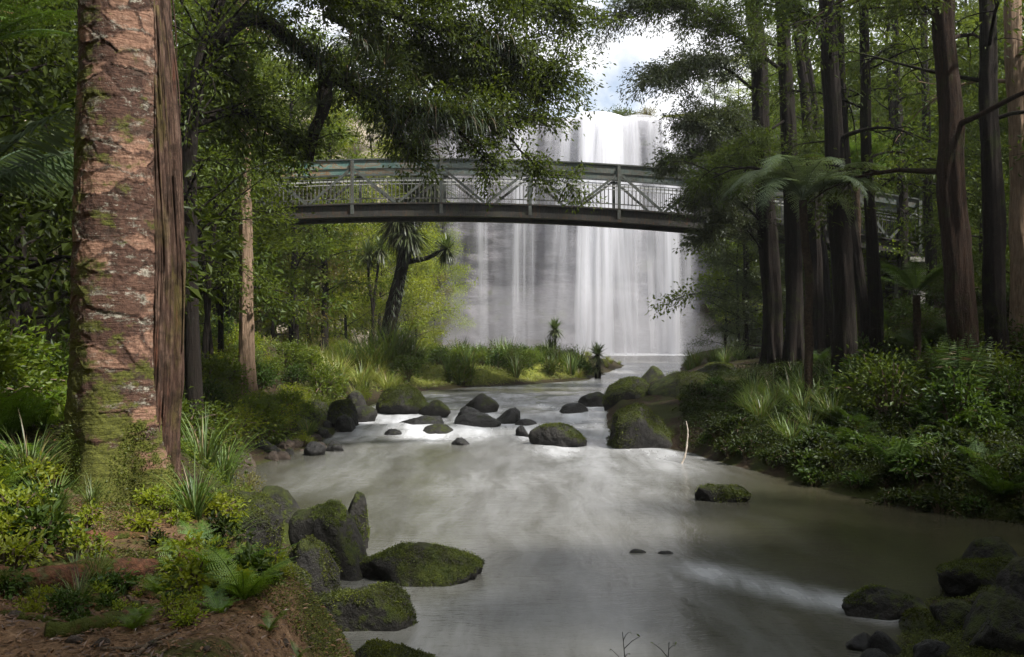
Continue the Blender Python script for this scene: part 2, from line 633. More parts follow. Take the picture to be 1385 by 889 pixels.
def frond_geo(g, rng, base, az, L, th0, bend, pin=0.24, npin=26, asp=0.2, rr=0.006, hang=0.25, tint=0.5, sub=True, pshape='fern'):
    """one fern or palm frond: rachis and two rows of pinnae"""
    K = 14
    out = np.array([math.cos(az), math.sin(az), 0]); sd = np.array([-math.sin(az), math.cos(az), 0]); up = np.array([0, 0, 1.0])
    pos = np.asarray(base, dtype=np.float64).copy()
    P, T = [pos.copy()], []
    for k in range(K):
        th = th0 + bend * ((k + 0.5) / K) ** 1.3
        d = math.sin(th) * out + math.cos(th) * up
        T.append(d); pos = pos + d * L / K; P.append(pos.copy())
    P = np.array(P); T = np.array(T + [T[-1]])
    g.add(*tube(P, np.linspace(rr, rr * 0.3, K + 1), 4, False), 0.15)
    t = np.linspace(0.14, 0.99, npin)
    f = t * K; k = np.minimum(f.astype(int), K - 1); w = (f - k)[:, None]
    B = P[k] * (1 - w) + P[k + 1] * w
    TT = T[k]
    if pshape == 'fern':
        ln = L * pin * np.sin(np.clip((t - 0.02) * 1.05, 0, 1) ** 0.75 * np.pi) ** 0.8 + 0.01
    else:
        ln = L * pin * np.clip(np.minimum((t + 0.15) * 2.2, (1.08 - t) * 2.2), 0.25, 1.0)
    for s in (-1, 1):
        n_up = unit(np.cross(TT, sd) * -1)
        n_up = np.where((n_up[:, 2:3] < 0), -n_up, n_up)
        dr = s * sd + TT * (0.35 + 0.5 * t[:, None] ** 2) - up * hang * rng.uniform(0.6, 1.4, (npin, 1)) + rng.normal(size=(npin, 3)) * 0.05
        lnj = ln * rng.uniform(0.9, 1.08, npin)
        rd = np.clip(tint + rng.normal(size=npin) * 0.12, 0, 1)
        if sub:
            # each pinna a row of leaflets either side
            m = 7
            u = (np.arange(m) + 0.4) / m
            dn = unit(dr)
            Q = (B[:, None, :] + dn[:, None, :] * (lnj[:, None] * u)[:, :, None]).reshape(-1, 3)
            tl = (lnj[:, None] * asp * (1.15 - u) * 1.0).reshape(-1)
            nn = np.repeat(n_up, m, 0); dd = np.repeat(dn, m, 0)
            s2 = unit(np.cross(nn, dd))
            for q in (-1, 1):
                g.add(*leaves(Q, q * s2 + dd * 0.6 - up * 0.12, nn + rng.normal(size=nn.shape) * 0.1, tl, np.maximum(tl * 0.5, lnj.repeat(m) * 0.09), np.repeat(rd, m), fold=0.05))
        else:
            g.add(*leaves(B, dr, n_up + s * sd * 0.1, lnj, lnj * asp, rd, fold=0.12, bend=0.12))


def fern_mesh(seed, n, L, th=(0.35, 0.75), bend=(0.7, 1.3), **kw):
    rng = np.random.default_rng(seed)
    g = Geo()
    a0 = rng.uniform(0, 6.28)
    for i in range(n):
        frond_geo(g, rng, (0, 0, rng.uniform(-.01, .02)), a0 + 6.283 * i / n + rng.normal() * 0.25, L * rng.uniform(0.65, 1.1), rng.uniform(*th), rng.uniform(*bend), tint=rng.uniform(0.15, 0.85), **kw)
    return g


def sword_head(g, rng, c, n, L, W, lo=-0.9, hi=1.5, bend=(0.2, 1.0)):
    """cabbage-tree head: blades radiating from c; el from lo (hanging) to hi (upright)"""
    az = rng.uniform(0, 6.283, n)
    el = rng.uniform(lo, hi, n)
    P = np.asarray(c)[None, :] + 0.05 * rand_unit(rng, n)
    g.add(*blades(P, az, L * rng.uniform(0.7, 1.1, n), W * rng.uniform(0.8, 1.2, n), np.pi / 2 - el, rng.uniform(*bend, n) * np.where(el > -0.2, 1, 0.5), np.clip(0.5 + 0.35 * el / 1.5 + rng.normal(size=n) * .15, 0, 1), 5))


def ico(sub):
    import bmesh
    bm = bmesh.new()
    bmesh.ops.create_icosphere(bm, subdivisions=sub, radius=1.0)
    V = np.array([v.co[:] for v in bm.verts]); F = np.array([[v.index for v in f.verts] for f in bm.faces])
    bm.free()
    return V, F


ICO = {k: ico(k) for k in (3, 4, 5, 6)}


def rock_geo(seed, size, sub=5, p=15.0, nplanes=13, rough=0.065, planes=None, lean=(0, 0), taper=0.14):
    rng = np.random.default_rng(seed)
    D, F = ICO[sub]
    N = rand_unit(rng, nplanes)
    d = rng.uniform(0.72, 1.05, nplanes)
    if planes:
        N = np.concatenate([N, unit(np.array([q[:3] for q in planes], dtype=float))]); d = np.concatenate([d, [q[3] for q in planes]])
    # a few faces sloping up and outwards, so the stone narrows towards its top
    az = rng.uniform(0, 6.28) + np.arange(5) * 1.2566 + rng.normal(size=5) * 0.3
    el = rng.uniform(0.55, 1.25, 5)
    N = np.concatenate([N, np.stack([np.cos(az) * np.cos(el), np.sin(az) * np.cos(el), np.sin(el)], 1), np.array([(0, 0, -1.0), (rng.normal() * 0.15, rng.normal() * 0.15, 1.0)])])
    N = unit(N)
    d = np.concatenate([d, rng.uniform(0.72, 0.95, 5), [0.8, 0.74]])
    dots = np.maximum(D @ N.T, 0) / d
    r = (dots ** p).sum(1) ** (-1 / p)
    V = D * r[:, None]
    V = V * (1 + rough * fbm(D * 2.2 + seed * 3.1, 5, seed, 0.55))[:, None]
    V = V + D * (0.020 * fbm(D * 8 + seed, 5, seed + 5, 0.62))[:, None]
    mx, mn = V.max(0), V.min(0)
    V = (V - (mx + mn) / 2) / ((mx - mn) / 2)
    tp = taper * (0.5 + 0.5 * V[:, 2])
    V[:, :2] *= (1 - tp)[:, None]
    V[:, :2] /= np.abs(V[:, :2]).max(0)
    V = V * np.asarray(size) * 0.5
    V[:, 0] += lean[0] * V[:, 2]; V[:, 1] += lean[1] * V[:, 2]
    g = Geo()
    g.add(V, F, 0.5)
    return g

# ------------------------------------------------------------------ materials
M = {}
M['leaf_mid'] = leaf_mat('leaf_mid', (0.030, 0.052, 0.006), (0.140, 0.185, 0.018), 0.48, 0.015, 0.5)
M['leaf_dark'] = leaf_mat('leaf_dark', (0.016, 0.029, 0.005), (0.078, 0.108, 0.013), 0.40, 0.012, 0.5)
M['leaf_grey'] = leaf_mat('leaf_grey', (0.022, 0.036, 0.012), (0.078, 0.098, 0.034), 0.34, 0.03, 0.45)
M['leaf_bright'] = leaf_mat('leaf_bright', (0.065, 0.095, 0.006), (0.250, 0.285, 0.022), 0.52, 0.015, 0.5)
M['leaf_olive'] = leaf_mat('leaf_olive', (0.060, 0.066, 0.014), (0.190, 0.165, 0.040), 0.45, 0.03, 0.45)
M['leaf_gloss'] = leaf_mat('leaf_gloss', (0.014, 0.030, 0.005), (0.058, 0.095, 0.014), 0.36, 0.012, 0.5)
M['fern'] = leaf_mat('fern', (0.020, 0.045, 0.008), (0.080, 0.135, 0.020), 0.42, 0.015, 0.6, dead=(0.12, 0.06, 0.025), dead_at=0.93)
M['fern_pale'] = leaf_mat('fern_pale', (0.035, 0.060, 0.026), (0.105, 0.150, 0.070), 0.38, 0.03, 0.5)
M['fern_silver'] = leaf_mat('fern_silver', (0.035, 0.055, 0.024), (0.11, 0.145, 0.075), 0.38, 0.03, 0.5)
M['fern_bright'] = leaf_mat('fern_bright', (0.055, 0.105, 0.010), (0.150, 0.240, 0.022), 0.45, 0.03, 0.5)
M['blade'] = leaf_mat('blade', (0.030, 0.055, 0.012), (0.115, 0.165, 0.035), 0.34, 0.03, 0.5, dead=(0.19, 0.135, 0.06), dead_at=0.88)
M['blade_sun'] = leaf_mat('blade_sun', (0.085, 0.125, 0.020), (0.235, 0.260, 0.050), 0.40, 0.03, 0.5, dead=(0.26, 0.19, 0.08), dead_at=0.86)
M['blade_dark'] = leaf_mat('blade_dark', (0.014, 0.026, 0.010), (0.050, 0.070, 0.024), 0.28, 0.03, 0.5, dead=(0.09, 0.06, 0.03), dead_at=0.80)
M['sword'] = leaf_mat('sword', (0.055, 0.050, 0.022), (0.085, 0.125, 0.036), 0.28, 0.04, 0.45)
M['moss'] = leaf_mat('moss', (0.016, 0.024, 0.003), (0.115, 0.140, 0.014), 0.2, 0.02, 0.5)
M['leaf_over'] = leaf_mat('leaf_over', (0.020, 0.034, 0.005), (0.088, 0.118, 0.015), 0.44, 0.012, 0.5)
M['leaf_shade'] = leaf_mat('leaf_shade', (0.007, 0.013, 0.003), (0.040, 0.056, 0.008), 0.36, 0.012, 0.5)  # leaf colour darkened to carry the shade of the right bank
M['fern_shade'] = leaf_mat('fern_shade', (0.012, 0.026, 0.005), (0.050, 0.085, 0.013), 0.40, 0.012, 0.6, dead=(0.09, 0.05, 0.022), dead_at=0.90)  # fern green dimmed, right bank shade put into the colour
M['litter'] = leaf_mat('litter', (0.045, 0.022, 0.010), (0.16, 0.085, 0.035), 0.1, 0.05)
M['bark_dark'] = bark_mat('bark_dark', (0.0045, 0.0035, 0.003), (0.018, 0.013, 0.010), moss=0.28, moss_col=(0.022, 0.030, 0.006), lichen=0.05)
M['bark_black'] = bark_mat('bark_black', (0.006, 0.005, 0.004), (0.020, 0.015, 0.012), moss=0.2, moss_col=(0.016, 0.022, 0.005), lichen=0.03)
M['bark_red'] = bark_mat('bark_red', (0.007, 0.004, 0.003), (0.034, 0.019, 0.011), (10, 10, 1.3), moss=0.22, moss_col=(0.022, 0.03, 0.006), lichen=0.06, strength=0.9)
M['bark_pale'] = bark_mat('bark_pale', (0.10, 0.066, 0.042), (0.30, 0.21, 0.145), (8, 8, 1.0), moss=0.12, lichen=0.15)
M['bark_fern'] = bark_mat('bark_fern', (0.014, 0.010, 0.007), (0.06, 0.04, 0.025), (5, 5, 5), moss=0.2, lichen=0.0, strength=1.0)
M['twig'] = bark_mat('twig', (0.06, 0.045, 0.03), (0.16, 0.12, 0.085), moss=0.1, lichen=0.1)
M['driftwood'] = bark_mat('driftwood', (0.20, 0.165, 0.13), (0.46, 0.41, 0.35), moss=0.0, lichen=0.0, strength=0.3)
M['rock_moss'] = rock_mat('rock_moss', moss=0.66)
M['rock_some'] = rock_mat('rock_some', moss=0.46, wet=0.5)
M['rock_wet'] = rock_mat('rock_wet', a=(0.006, 0.006, 0.006), b=(0.024, 0.023, 0.022), moss=0.16, wet=1.0)
M['rock_brown'] = rock_mat('rock_brown', a=(0.022, 0.016, 0.012), b=(0.085, 0.062, 0.046), moss=0.25, wet=0.3)


def ground_material():
    t = NT('ground_soil')
    o = t.obj()
    n = t.noise(o, 0.9, 7, 0.62, 0.3)
    nf = t.noise(o, 14, 6, 0.7)
    soil = t.ramp(nf, [(0.3, (0.055, 0.034, 0.020)), (0.55, (0.145, 0.088, 0.050)), (0.78, (0.28, 0.185, 0.115))])
    dark = t.ramp(nf, [(0.35, (0.008, 0.006, 0.004)), (0.7, (0.032, 0.024, 0.014))])
    sp = t.n('ShaderNodeSeparateXYZ', ins={0: o})
    soil_w = t.attr('soil')
    c = t.mix(soil_w, dark, soil)
    moss = t.ramp(t.noise(o, 30, 4, 0.7), [(0.3, (0.010, 0.014, 0.003)), (0.7, (0.048, 0.058, 0.010))])
    mk = t.ramp(t.math('ADD', n, t.math('MULTIPLY', t.math('SUBTRACT', nf, 0.5), 0.25)), [(0.46, 0.0), (0.54, 1.0)])
    c = t.mix(t.math('MULTIPLY', mk, t.attr('mossy')), c, moss)
    gc = t.ramp(t.noise(o, 9, 5, 0.7), [(0.3, (0.085, 0.110, 0.018)), (0.7, (0.23, 0.235, 0.045))])
    c = t.mix(t.attr('grassy'), c, gc)
    h = t.math('ADD', nf, t.math('MULTIPLY', t.noise(o, 60, 4, 0.7), 0.4))
    return t.out(t.principled(Base_Color=c, Roughness=0.95, Specular_IOR_Level=0.15, Normal=t.bump(h, 0.9, 0.03)))


def water_material():
    t = NT('river_water')
    o = t.obj()
    foam_sheen = t.attr('foam_sheen')  # white water, with painted reflection in the same mask
    warp = t.noise(o, 0.35, 3, 0.5)
    wv = t.n('ShaderNodeVectorMath', operation='ADD', ins={0: o, 1: t.n('ShaderNodeCombineXYZ', ins={0: t.math('MULTIPLY', warp, 1.0), 1: t.math('MULTIPLY', warp, 0.8), 2: 0.0}).outputs[0]}).outputs[0]
    st = t.noise(t.mapping(wv, (1.5, 0.30, 1), rot=(0, 0, 0.12)), 1.5, 6, 0.6, 0.0)
    fine = t.noise(t.mapping(wv, (2.0, 0.7, 1), rot=(0, 0, 0.35)), 5.0, 5, 0.6)
    f = t.math('MULTIPLY', foam_sheen, t.ramp(st, [(0.28, 0.30), (0.66, 1.0)]), True)
    f = t.math('ADD', f, t.math('MULTIPLY', t.math('MULTIPLY', foam_sheen, foam_sheen), 0.25), True)
    base = t.ramp(t.noise(o, 0.22, 3, 0.5), [(0.3, (0.027, 0.026, 0.013)), (0.7, (0.042, 0.039, 0.023))])
    c = t.mix(f, base, (0.70, 0.72, 0.76))
    rg = t.math('ADD', 0.10, t.math('MULTIPLY', f, 0.45))
    rip = t.noise(t.mapping(wv, (1.0, 3.2, 1)), 2.4, 5, 0.6)
    h = t.math('ADD', t.math('MULTIPLY', rip, 0.6), t.math('ADD', t.math('MULTIPLY', st, 1.0), t.math('ADD', t.math('MULTIPLY', fine, 0.25), t.math('MULTIPLY', t.noise(t.mapping(wv, (0.9, 2.6, 1)), 9.0, 4, 0.6), 0.30))))
    bp = t.bump(h, t.math('ADD', 0.22, t.math('MULTIPLY', t.attr('rough'), 0.5)), 0.06)
    return t.out(t.principled(Base_Color=c, Roughness=rg, IOR=1.33, Normal=bp))


def cliff_material():
    t = NT('cliff_rock')
    o = t.obj()
    n1 = t.noise(t.mapping(o, (0.35, 0.35, 1.1)), 1.0, 8, 0.65, 0.3)
    n2 = t.noise(t.mapping(o, (1.2, 1.2, 0.10)), 1.0, 5, 0.6)
    c = t.ramp(n1, [(0.3, (0.060, 0.056, 0.064)), (0.7, (0.18, 0.168, 0.188))])
    c = t.mix(t.ramp(n2, [(0.45, 0.0), (0.7, 0.55)]), c, (0.055, 0.052, 0.050))
    tan = t.ramp(n1, [(0.3, (0.16, 0.13, 0.085)), (0.7, (0.42, 0.36, 0.25))])
    c = t.mix(t.attr('tan'), c, tan)
    mk = t.ramp(t.math('ADD', t.noise(o, 0.5, 6, 0.65), t.math('MULTIPLY', t.up(), 0.3)), [(0.60, 0.0), (0.70, 0.8)])
    c = t.mix(mk, c, (0.055, 0.065, 0.022))
    return t.out(t.principled(Base_Color=c, Roughness=0.8, Normal=t.bump(n1, 0.8, 0.35)))


def fall_material(name, dens, fine=1.0):
    """white falling water: streaks stretched along the fall, thinning at the edges of each curtain"""
    t = NT(name)
    u = t.attr('u')
    s = t.attr('s')
    vv = t.attr('v')
    vec = t.n('ShaderNodeCombineXYZ', ins={0: s, 1: t.math('MULTIPLY', vv, 0.030), 2: t.attr('rnd')}).outputs[0]
    n1 = t.noise(vec, 0.42 * fine, 2, 0.5, 0.1)
    n2 = t.noise(vec, 1.5 * fine, 3, 0.5)
    n = t.math('ADD', t.math('MULTIPLY', n1, 0.66), t.math('MULTIPLY', n2, 0.34))
    a = t.ramp(n, [(0.36, 0.0), (0.50, 0.38), (0.62, 1.0)])
    e = t.math('SUBTRACT', 1.0, t.math('MULTIPLY', u, u), True)
    e = t.math('POWER', e, 0.8)
    top = t.ramp(t.math('MULTIPLY', t.attr('w'), 1.0), [(0.0, 1.0), (0.30, 0.85), (0.8, 0.62), (1.0, 0.45)])
    lip = t.ramp(t.attr('w'), [(0.0, 1.0), (0.05, 0.7), (0.16, 0.0)])
    a = t.math('MAXIMUM', a, t.math('MULTIPLY', lip, 0.22))
    a = t.math('MULTIPLY', t.math('MULTIPLY', a, e), t.math('MULTIPLY', top, dens), True)
    d = t.n('ShaderNodeBsdfDiffuse', ins={'Color': (0.76, 0.765, 0.81)})
    tr = t.n('ShaderNodeBsdfTranslucent', ins={'Color': (0.76, 0.765, 0.81)})
    m = t.n('ShaderNodeMixShader', ins={0: 0.35, 1: d.outputs[0], 2: tr.outputs[0]})
    tp = t.n('ShaderNodeBsdfTransparent')
    mm = t.n('ShaderNodeMixShader', ins={0: a, 1: tp.outputs[0], 2: m.outputs[0]})
    return t.out(mm)


def bridge_material(name, a, b, rust=0.3, paint=False, met=0.0):
    t = NT(name)
    o = t.obj()
    n = t.noise(o, 1.7, 6, 0.65)
    nf = t.noise(t.mapping(o, (9, 9, 3)), 2.0, 5, 0.7)
    c = t.ramp(nf, [(0.3, a), (0.7, b)])
    if paint:
        # old spray paint: blotches of teal, orange and grey along the plate, fading out to the right
        x = t.n('ShaderNodeSeparateXYZ', ins={0: o}).outputs[0]
        n5 = t.noise(t.mapping(o, (1.0, 1.0, 2.6)), 1.6, 3, 0.5, 0.6)
        pc = t.ramp(n5, [(0.36, (0.075, 0.17, 0.15)), (0.46, (0.16, 0.24, 0.21)), (0.54, (0.26, 0.155, 0.075)), (0.62, (0.17, 0.24, 0.20)), (0.70, (0.30, 0.27, 0.22))])
        k = t.ramp(t.math('DIVIDE', t.math('ADD', x, 10.0), 14.0), [(0.40, 1.0), (0.75, 0.12)])
        c = t.mix(k, c, pc)
        scr = t.n('ShaderNodeTexNoise', ins={'Vector': t.mapping(o, (3, 3, 6)), 'Scale': 2.2, 'Detail': 2.0, 'Distortion': 2.2}).outputs[0]
        c = t.mix(t.math('MULTIPLY', t.ramp(scr, [(0.485, 0.0), (0.50, 1.0), (0.515, 0.0)]), k), c, (0.025, 0.03, 0.03))
    c = t.mix(t.math('MULTIPLY', t.ramp(n, [(0.52, 0.0), (0.66, 1.0)]), rust), c, (0.05, 0.045, 0.028))
    runs = t.noise(t.mapping(o, (7, 7, 0.5)), 1.5, 5, 0.7)
    c = t.mix(t.math('MULTIPLY', t.ramp(runs, [(0.54, 0.0), (0.66, 1.0)]), min(1, rust * 1.6)), c, (0.075, 0.038, 0.020))
    c = t.mix(t.math('MULTIPLY', t.ramp(t.noise(o, 3.1, 6, 0.7), [(0.56, 0.0), (0.66, 1.0)]), 0.5), c, (0.030, 0.042, 0.016))
    return t.out(t.principled(Base_Color=c, Roughness=0.75, Specular_IOR_Level=0.25, Metallic=met, Normal=t.bump(nf, 0.25, 0.01)))


# ------------------------------------------------------------------ setting: ground
def grid_mesh(xs, ys, zf):
    X, Y = np.meshgrid(xs, ys)
    Z = zf(X, Y)
    V = np.stack([X, Y, Z], -1).reshape(-1, 3)
    nx, ny = len(xs), len(ys)
    i = (np.arange(ny - 1)[:, None] * nx + np.arange(nx - 1)[None, :]).reshape(-1)
    F = np.stack([i, i + 1, i + nx + 1, i + nx], 1)
    return V, F


def warp(a, n, k):
    u = np.linspace(-1, 1, n)
    return a * np.sinh(k * u) / math.sinh(k)


xs = np.unique(np.concatenate([warp(600, 331, 7.2), np.linspace(-6.5, -0.5, 100), np.linspace(2, 9, 50)]))
ys = np.unique(np.concatenate([np.linspace(-40, 3, 22), np.linspace(3, 13, 130), np.linspace(13, 50, 150), np.linspace(50, 100, 70), 100 + np.geomspace(1, 700, 28)]))
V, F = grid_mesh(xs, ys, terrain)
g = Geo().add(V, F, 0.5)
sd = river_sd(V[:, 0], V[:, 1])
soil = sstep(-0.2, -1.2, V[:, 0]) * (1 - sstep(6.2, 8.5, V[:, 1])) * 0.9 + 0.10
mossy = 0.9 * (1 - 0.6 * sstep(20, 40, V[:, 1]))
grassy = sstep(-14.5, -11, V[:, 0]) * (1 - sstep(2.5, 4.5, V[:, 0])) * sstep(35.5, 38, V[:, 1]) * (1 - sstep(62, 66, V[:, 1])) * sstep(0.3, 1.1, sd)
grassy = np.maximum(grassy, sstep(92, 96, V[:, 1]))
ground = g.build('ground', ground_material(), smooth=True, attrs={'soil': soil, 'mossy': mossy, 'grassy': grassy})
tag(ground, kind='structure')

# ------------------------------------------------------------------ setting: water
CASC = []                                                     # boulders the water breaks on: (x, y, radius)


def water_z(X, Y):
    z = water_level(Y + 0.35 * fbm2(X, Y, 1.4, 2, 21))
    rap = sstep(22.5, 25, Y) * (1 - sstep(35, 40, Y))
    z = z + rap * (0.045 * fbm2(X, Y, 0.9, 3, 22))
    z = z + 0.012 * fbm2(X, Y * 0.6, 0.8, 3, 23) * (1 - rap)
    for (cx, cy, cr) in CASC:
        q = np.exp(-(((X - cx) / (1.25 * cr)) ** 2 + ((Y - cy - cr * 0.5) / (1.0 * cr)) ** 2))
        z = z + 0.06 * q * cr
    return z


def build_water():
    wx = np.unique(np.concatenate([warp(34, 150, 2.4) + 1.0, np.linspace(-6, 6, 150)]))
    wy = np.unique(np.concatenate([np.linspace(2.5, 20, 120), np.linspace(20, 40, 200), np.linspace(40, 98, 60)]))
    V, F = grid_mesh(wx, wy, water_z)
    X, Y = V[:, 0], V[:, 1]
    sd = river_sd(X, Y)
    foam_sheen = 0.38 * sstep(22.0, 24.5, Y) * (1 - sstep(33.5, 38, Y)) * (0.55 + 0.45 * sstep(-0.2, 0.35, fbm2(X, Y, 1.6, 3, 31)))  # whitish rapids and upper pool: foam plus sky reflection painted as one pale tone
    foam_sheen = np.maximum(foam_sheen, 0.30 * sstep(36, 39, Y) * (1 - sstep(62, 72, Y)))
    foam_sheen = np.maximum(foam_sheen, 0.75 * sstep(80, 87, Y))
    xm = 0.9 + 0.06 * (Y - 20) + 0.5 * np.sin(Y * 0.35)
    mid = np.exp(-np.abs((X - xm) / 3.0) ** 2.4)
    thread = 0.72 + 0.28 * sstep(-0.4, 0.5, fbm(np.stack([X * 0.9, Y * 0.22, np.zeros(len(X))], 1), 4, 33))
    foam_sheen = np.maximum(foam_sheen, 0.30 * mid * thread * (1 - sstep(23, 27, Y)) * (0.62 + 0.38 * sstep(10, 20, Y)))  # mid-stream band: silvery reflection of falls and sky painted in with the foam
    lft = np.exp(-((X + 3.4) / 1.6) ** 2) * sstep(14, 18, Y) * (1 - sstep(23, 26, Y))
    foam_sheen = np.maximum(foam_sheen, 0.20 * lft)
    for (cx, cy, cr) in CASC:
        dx, dy = X - cx, Y - cy
        tail = np.exp(-(np.abs(dx) / (1.1 * cr)) ** 2 - (np.where(dy < 0, dy / (4.0 * cr), dy / (1.2 * cr))) ** 2)
        foam_sheen = np.maximum(foam_sheen, 0.8 * tail * sstep(20, 24, cy))
    # the riffle that fans out past the submerged stones near the right bank
    ux = X - 2.2; uy = Y - 11.6
    s_ = (ux * 0.42 - uy * 0.907); w_ = (ux * 0.907 + uy * 0.42)
    fan = np.exp(-((w_ + 0.1 - 0.10 * s_ * s_) / 0.42) ** 2) * sstep(-0.3, 0.8, s_) * (1 - sstep(2.6, 4.6, s_))
    rough = np.clip(0.35 * sstep(20, 25, Y) + 0.9 * fan, 0, 1)
    foam_sheen = np.maximum(foam_sheen, 0.50 * fan)
    foam_sheen = foam_sheen * sstep(0.0, -0.25, sd - 0.1)
    g = Geo().add(V, F, 0.5)
    w = g.build('water', water_material(), smooth=True, attrs={'foam_sheen': np.clip(foam_sheen, 0, 1), 'rough': rough})
    tag(w, kind='structure')
    return w


# ------------------------------------------------------------------ setting: cliff
def build_cliff():
    n, m = 330, 90
    u = np.linspace(-66, 66, n)
    cy = cliff_y(u)
    cy = np.convolve(np.pad(cy, 6, 'edge'), np.ones(13) / 13, 'valid')
    tan = np.gradient(cy, u)
    nx, ny = tan / np.sqrt(1 + tan ** 2), -1 / np.sqrt(1 + tan ** 2)
    V = []
    for k in range(m):
        f = k / (m - 1)
        z = -1.0 + 25.4 * f
        over = 1.1 * f ** 1.5 - 0.6
        P = np.stack([u, cy, np.full(n, z)], 1)
        d = 1.3 * fbm(P * np.array([0.16, 0.16, 0.22]), 4, 41) + 0.55 * np.round(2.0 * fbm(P * np.array([0.35, 0.35, 0.8]), 2, 44)) / 2 + 0.25 * fbm(P * 1.1, 3, 47)
        d = d * (1 - 0.65 * np.exp(-((u - 6) / 15) ** 4)) + over
        V.append(np.stack([u + nx * d, cy + ny * d, np.full(n, z)], 1))
    # top edge turns back into the plateau
    top = V[-1].copy(); top[:, 1] += 5.0; top[:, 2] += -0.4
    V.append(top)
    V = np.concatenate(V)
    mm = m + 1
    i = (np.arange(mm - 1)[:, None] * n + np.arange(n - 1)[None, :]).reshape(-1)
    F = np.stack([i, i + 1, i + n + 1, i + n], 1)
    tanc = sstep(-9.5, -15, V[:, 0]) * 0.85
    c = Geo().add(V, F, 0.5).build('cliff', cliff_material(), smooth=True, attrs={'tan': tanc})
    tag(c, kind='structure')


build_cliff()

# ------------------------------------------------------------------ waterfall
def build_waterfall():
    root = empty('waterfall', (6, 90, 0.45))
    tag(root, 'wide white silky waterfall dropping over the grey cliff into the pool behind the footbridge', 'waterfall')
    rng = np.random.default_rng(5)
    mats = [fall_material('fall_veil', 0.34, 0.8), fall_material('fall_white', 1.35, 1.3), fall_material('fall_soft', 0.85, 1.0)]

    def sheet(x0, x1, ylip, out, mat, spread=0.0, zlip=24.15, back=9.0, bow=0.0, zb=0.40):
        n = max(8, int((x1 - x0) / 0.22)); m = 46
        ss = np.linspace(0, 1, n)
        rows, vv, ww = [], [], []
        for k in range(m):
            f = k / (m - 1)
            if f < 0.22:
                q = f / 0.22
                y = ylip + back * (1 - q); z = zlip + 0.045 * back * (1 - q)
                wv = 0.0
            else:
                q = (f - 0.22) / 0.78
                z = zlip - 0.12 * q - (zlip - zb - 0.12) * q ** 1.45
                y = ylip - out * (1 - np.exp(-q * 6.0)) - 0.5 * out * q
                wv = q ** 1.45
            x = x0 + (x1 - x0) * ss + spread * (ss - 0.5) * wv
            zz = z - bow * (2 * ss - 1) ** 2 * (1 - wv)
            wob = 0.22 * fbm(np.stack([x * 0.7, np.full(n, z * 0.06), np.full(n, 3.0 + ylip)], 1), 3, 61) * (0.3 + wv)
            rows.append(np.stack([x, np.full(n, y) + wob, zz], 1)); vv.append(np.full(n, 24.2 - z)); ww.append(np.full(n, wv))
        V = np.concatenate(rows)
        i = (np.arange(m - 1)[:, None] * n + np.arange(n - 1)[None, :]).reshape(-1)
        F = np.stack([i, i + 1, i + n + 1, i + n], 1)
        V = V - np.array([6, 90, 0.45])
        S = np.tile(x0 + (x1 - x0) * ss, m)
        o = Geo().add(V, F, rng.uniform(0, 20)).build('water_curtain', mat, root, smooth=True,
                                                      attrs={'u': np.tile(ss * 2 - 1, m), 's': S, 'v': np.concatenate(vv), 'w': np.concatenate(ww)})
        return o
    X = lambda px, D=88.0: (px - CX) / F_PX * D
    sheet(X(596), X(940), 89.0, 1.0, mats[0], 1.0)
    sheet(X(735), X(938), 88.6, 1.5, mats[2], 1.5, bow=0.5)
    sheet(X(752), X(862), 88.2, 2.0, mats[1], 4.0, zlip=24.6, bow=1.1)
    sheet(X(690), X(728), 88.5, 1.3, mats[1], -0.4, zlip=23.9)
    sheet(X(668), X(700), 88.7, 1.0, mats[2], 0.2, zlip=23.9)
    sheet(X(603), X(628), 88.8, 1.0, mats[2], 0.1, zlip=23.7)
    sheet(X(640), X(660), 88.9, 0.8, mats[2], 0.3, zlip=23.7)
    sheet(X(840), X(890), 88.3, 1.7, mats[1], 1.0, zlip=24.3, bow=0.3)
    sheet(X(880), X(915), 88.5, 1.5, mats[1], 0.8, zlip=24.1)
    sheet(X(905), X(944), 88.6, 1.3, mats[2], 0.8, zlip=24.0)
    sheet(X(780), X(835), 87.8, 2.3, mats[1], 1.2, zlip=24.5, bow=0.3)
    return root


build_waterfall()

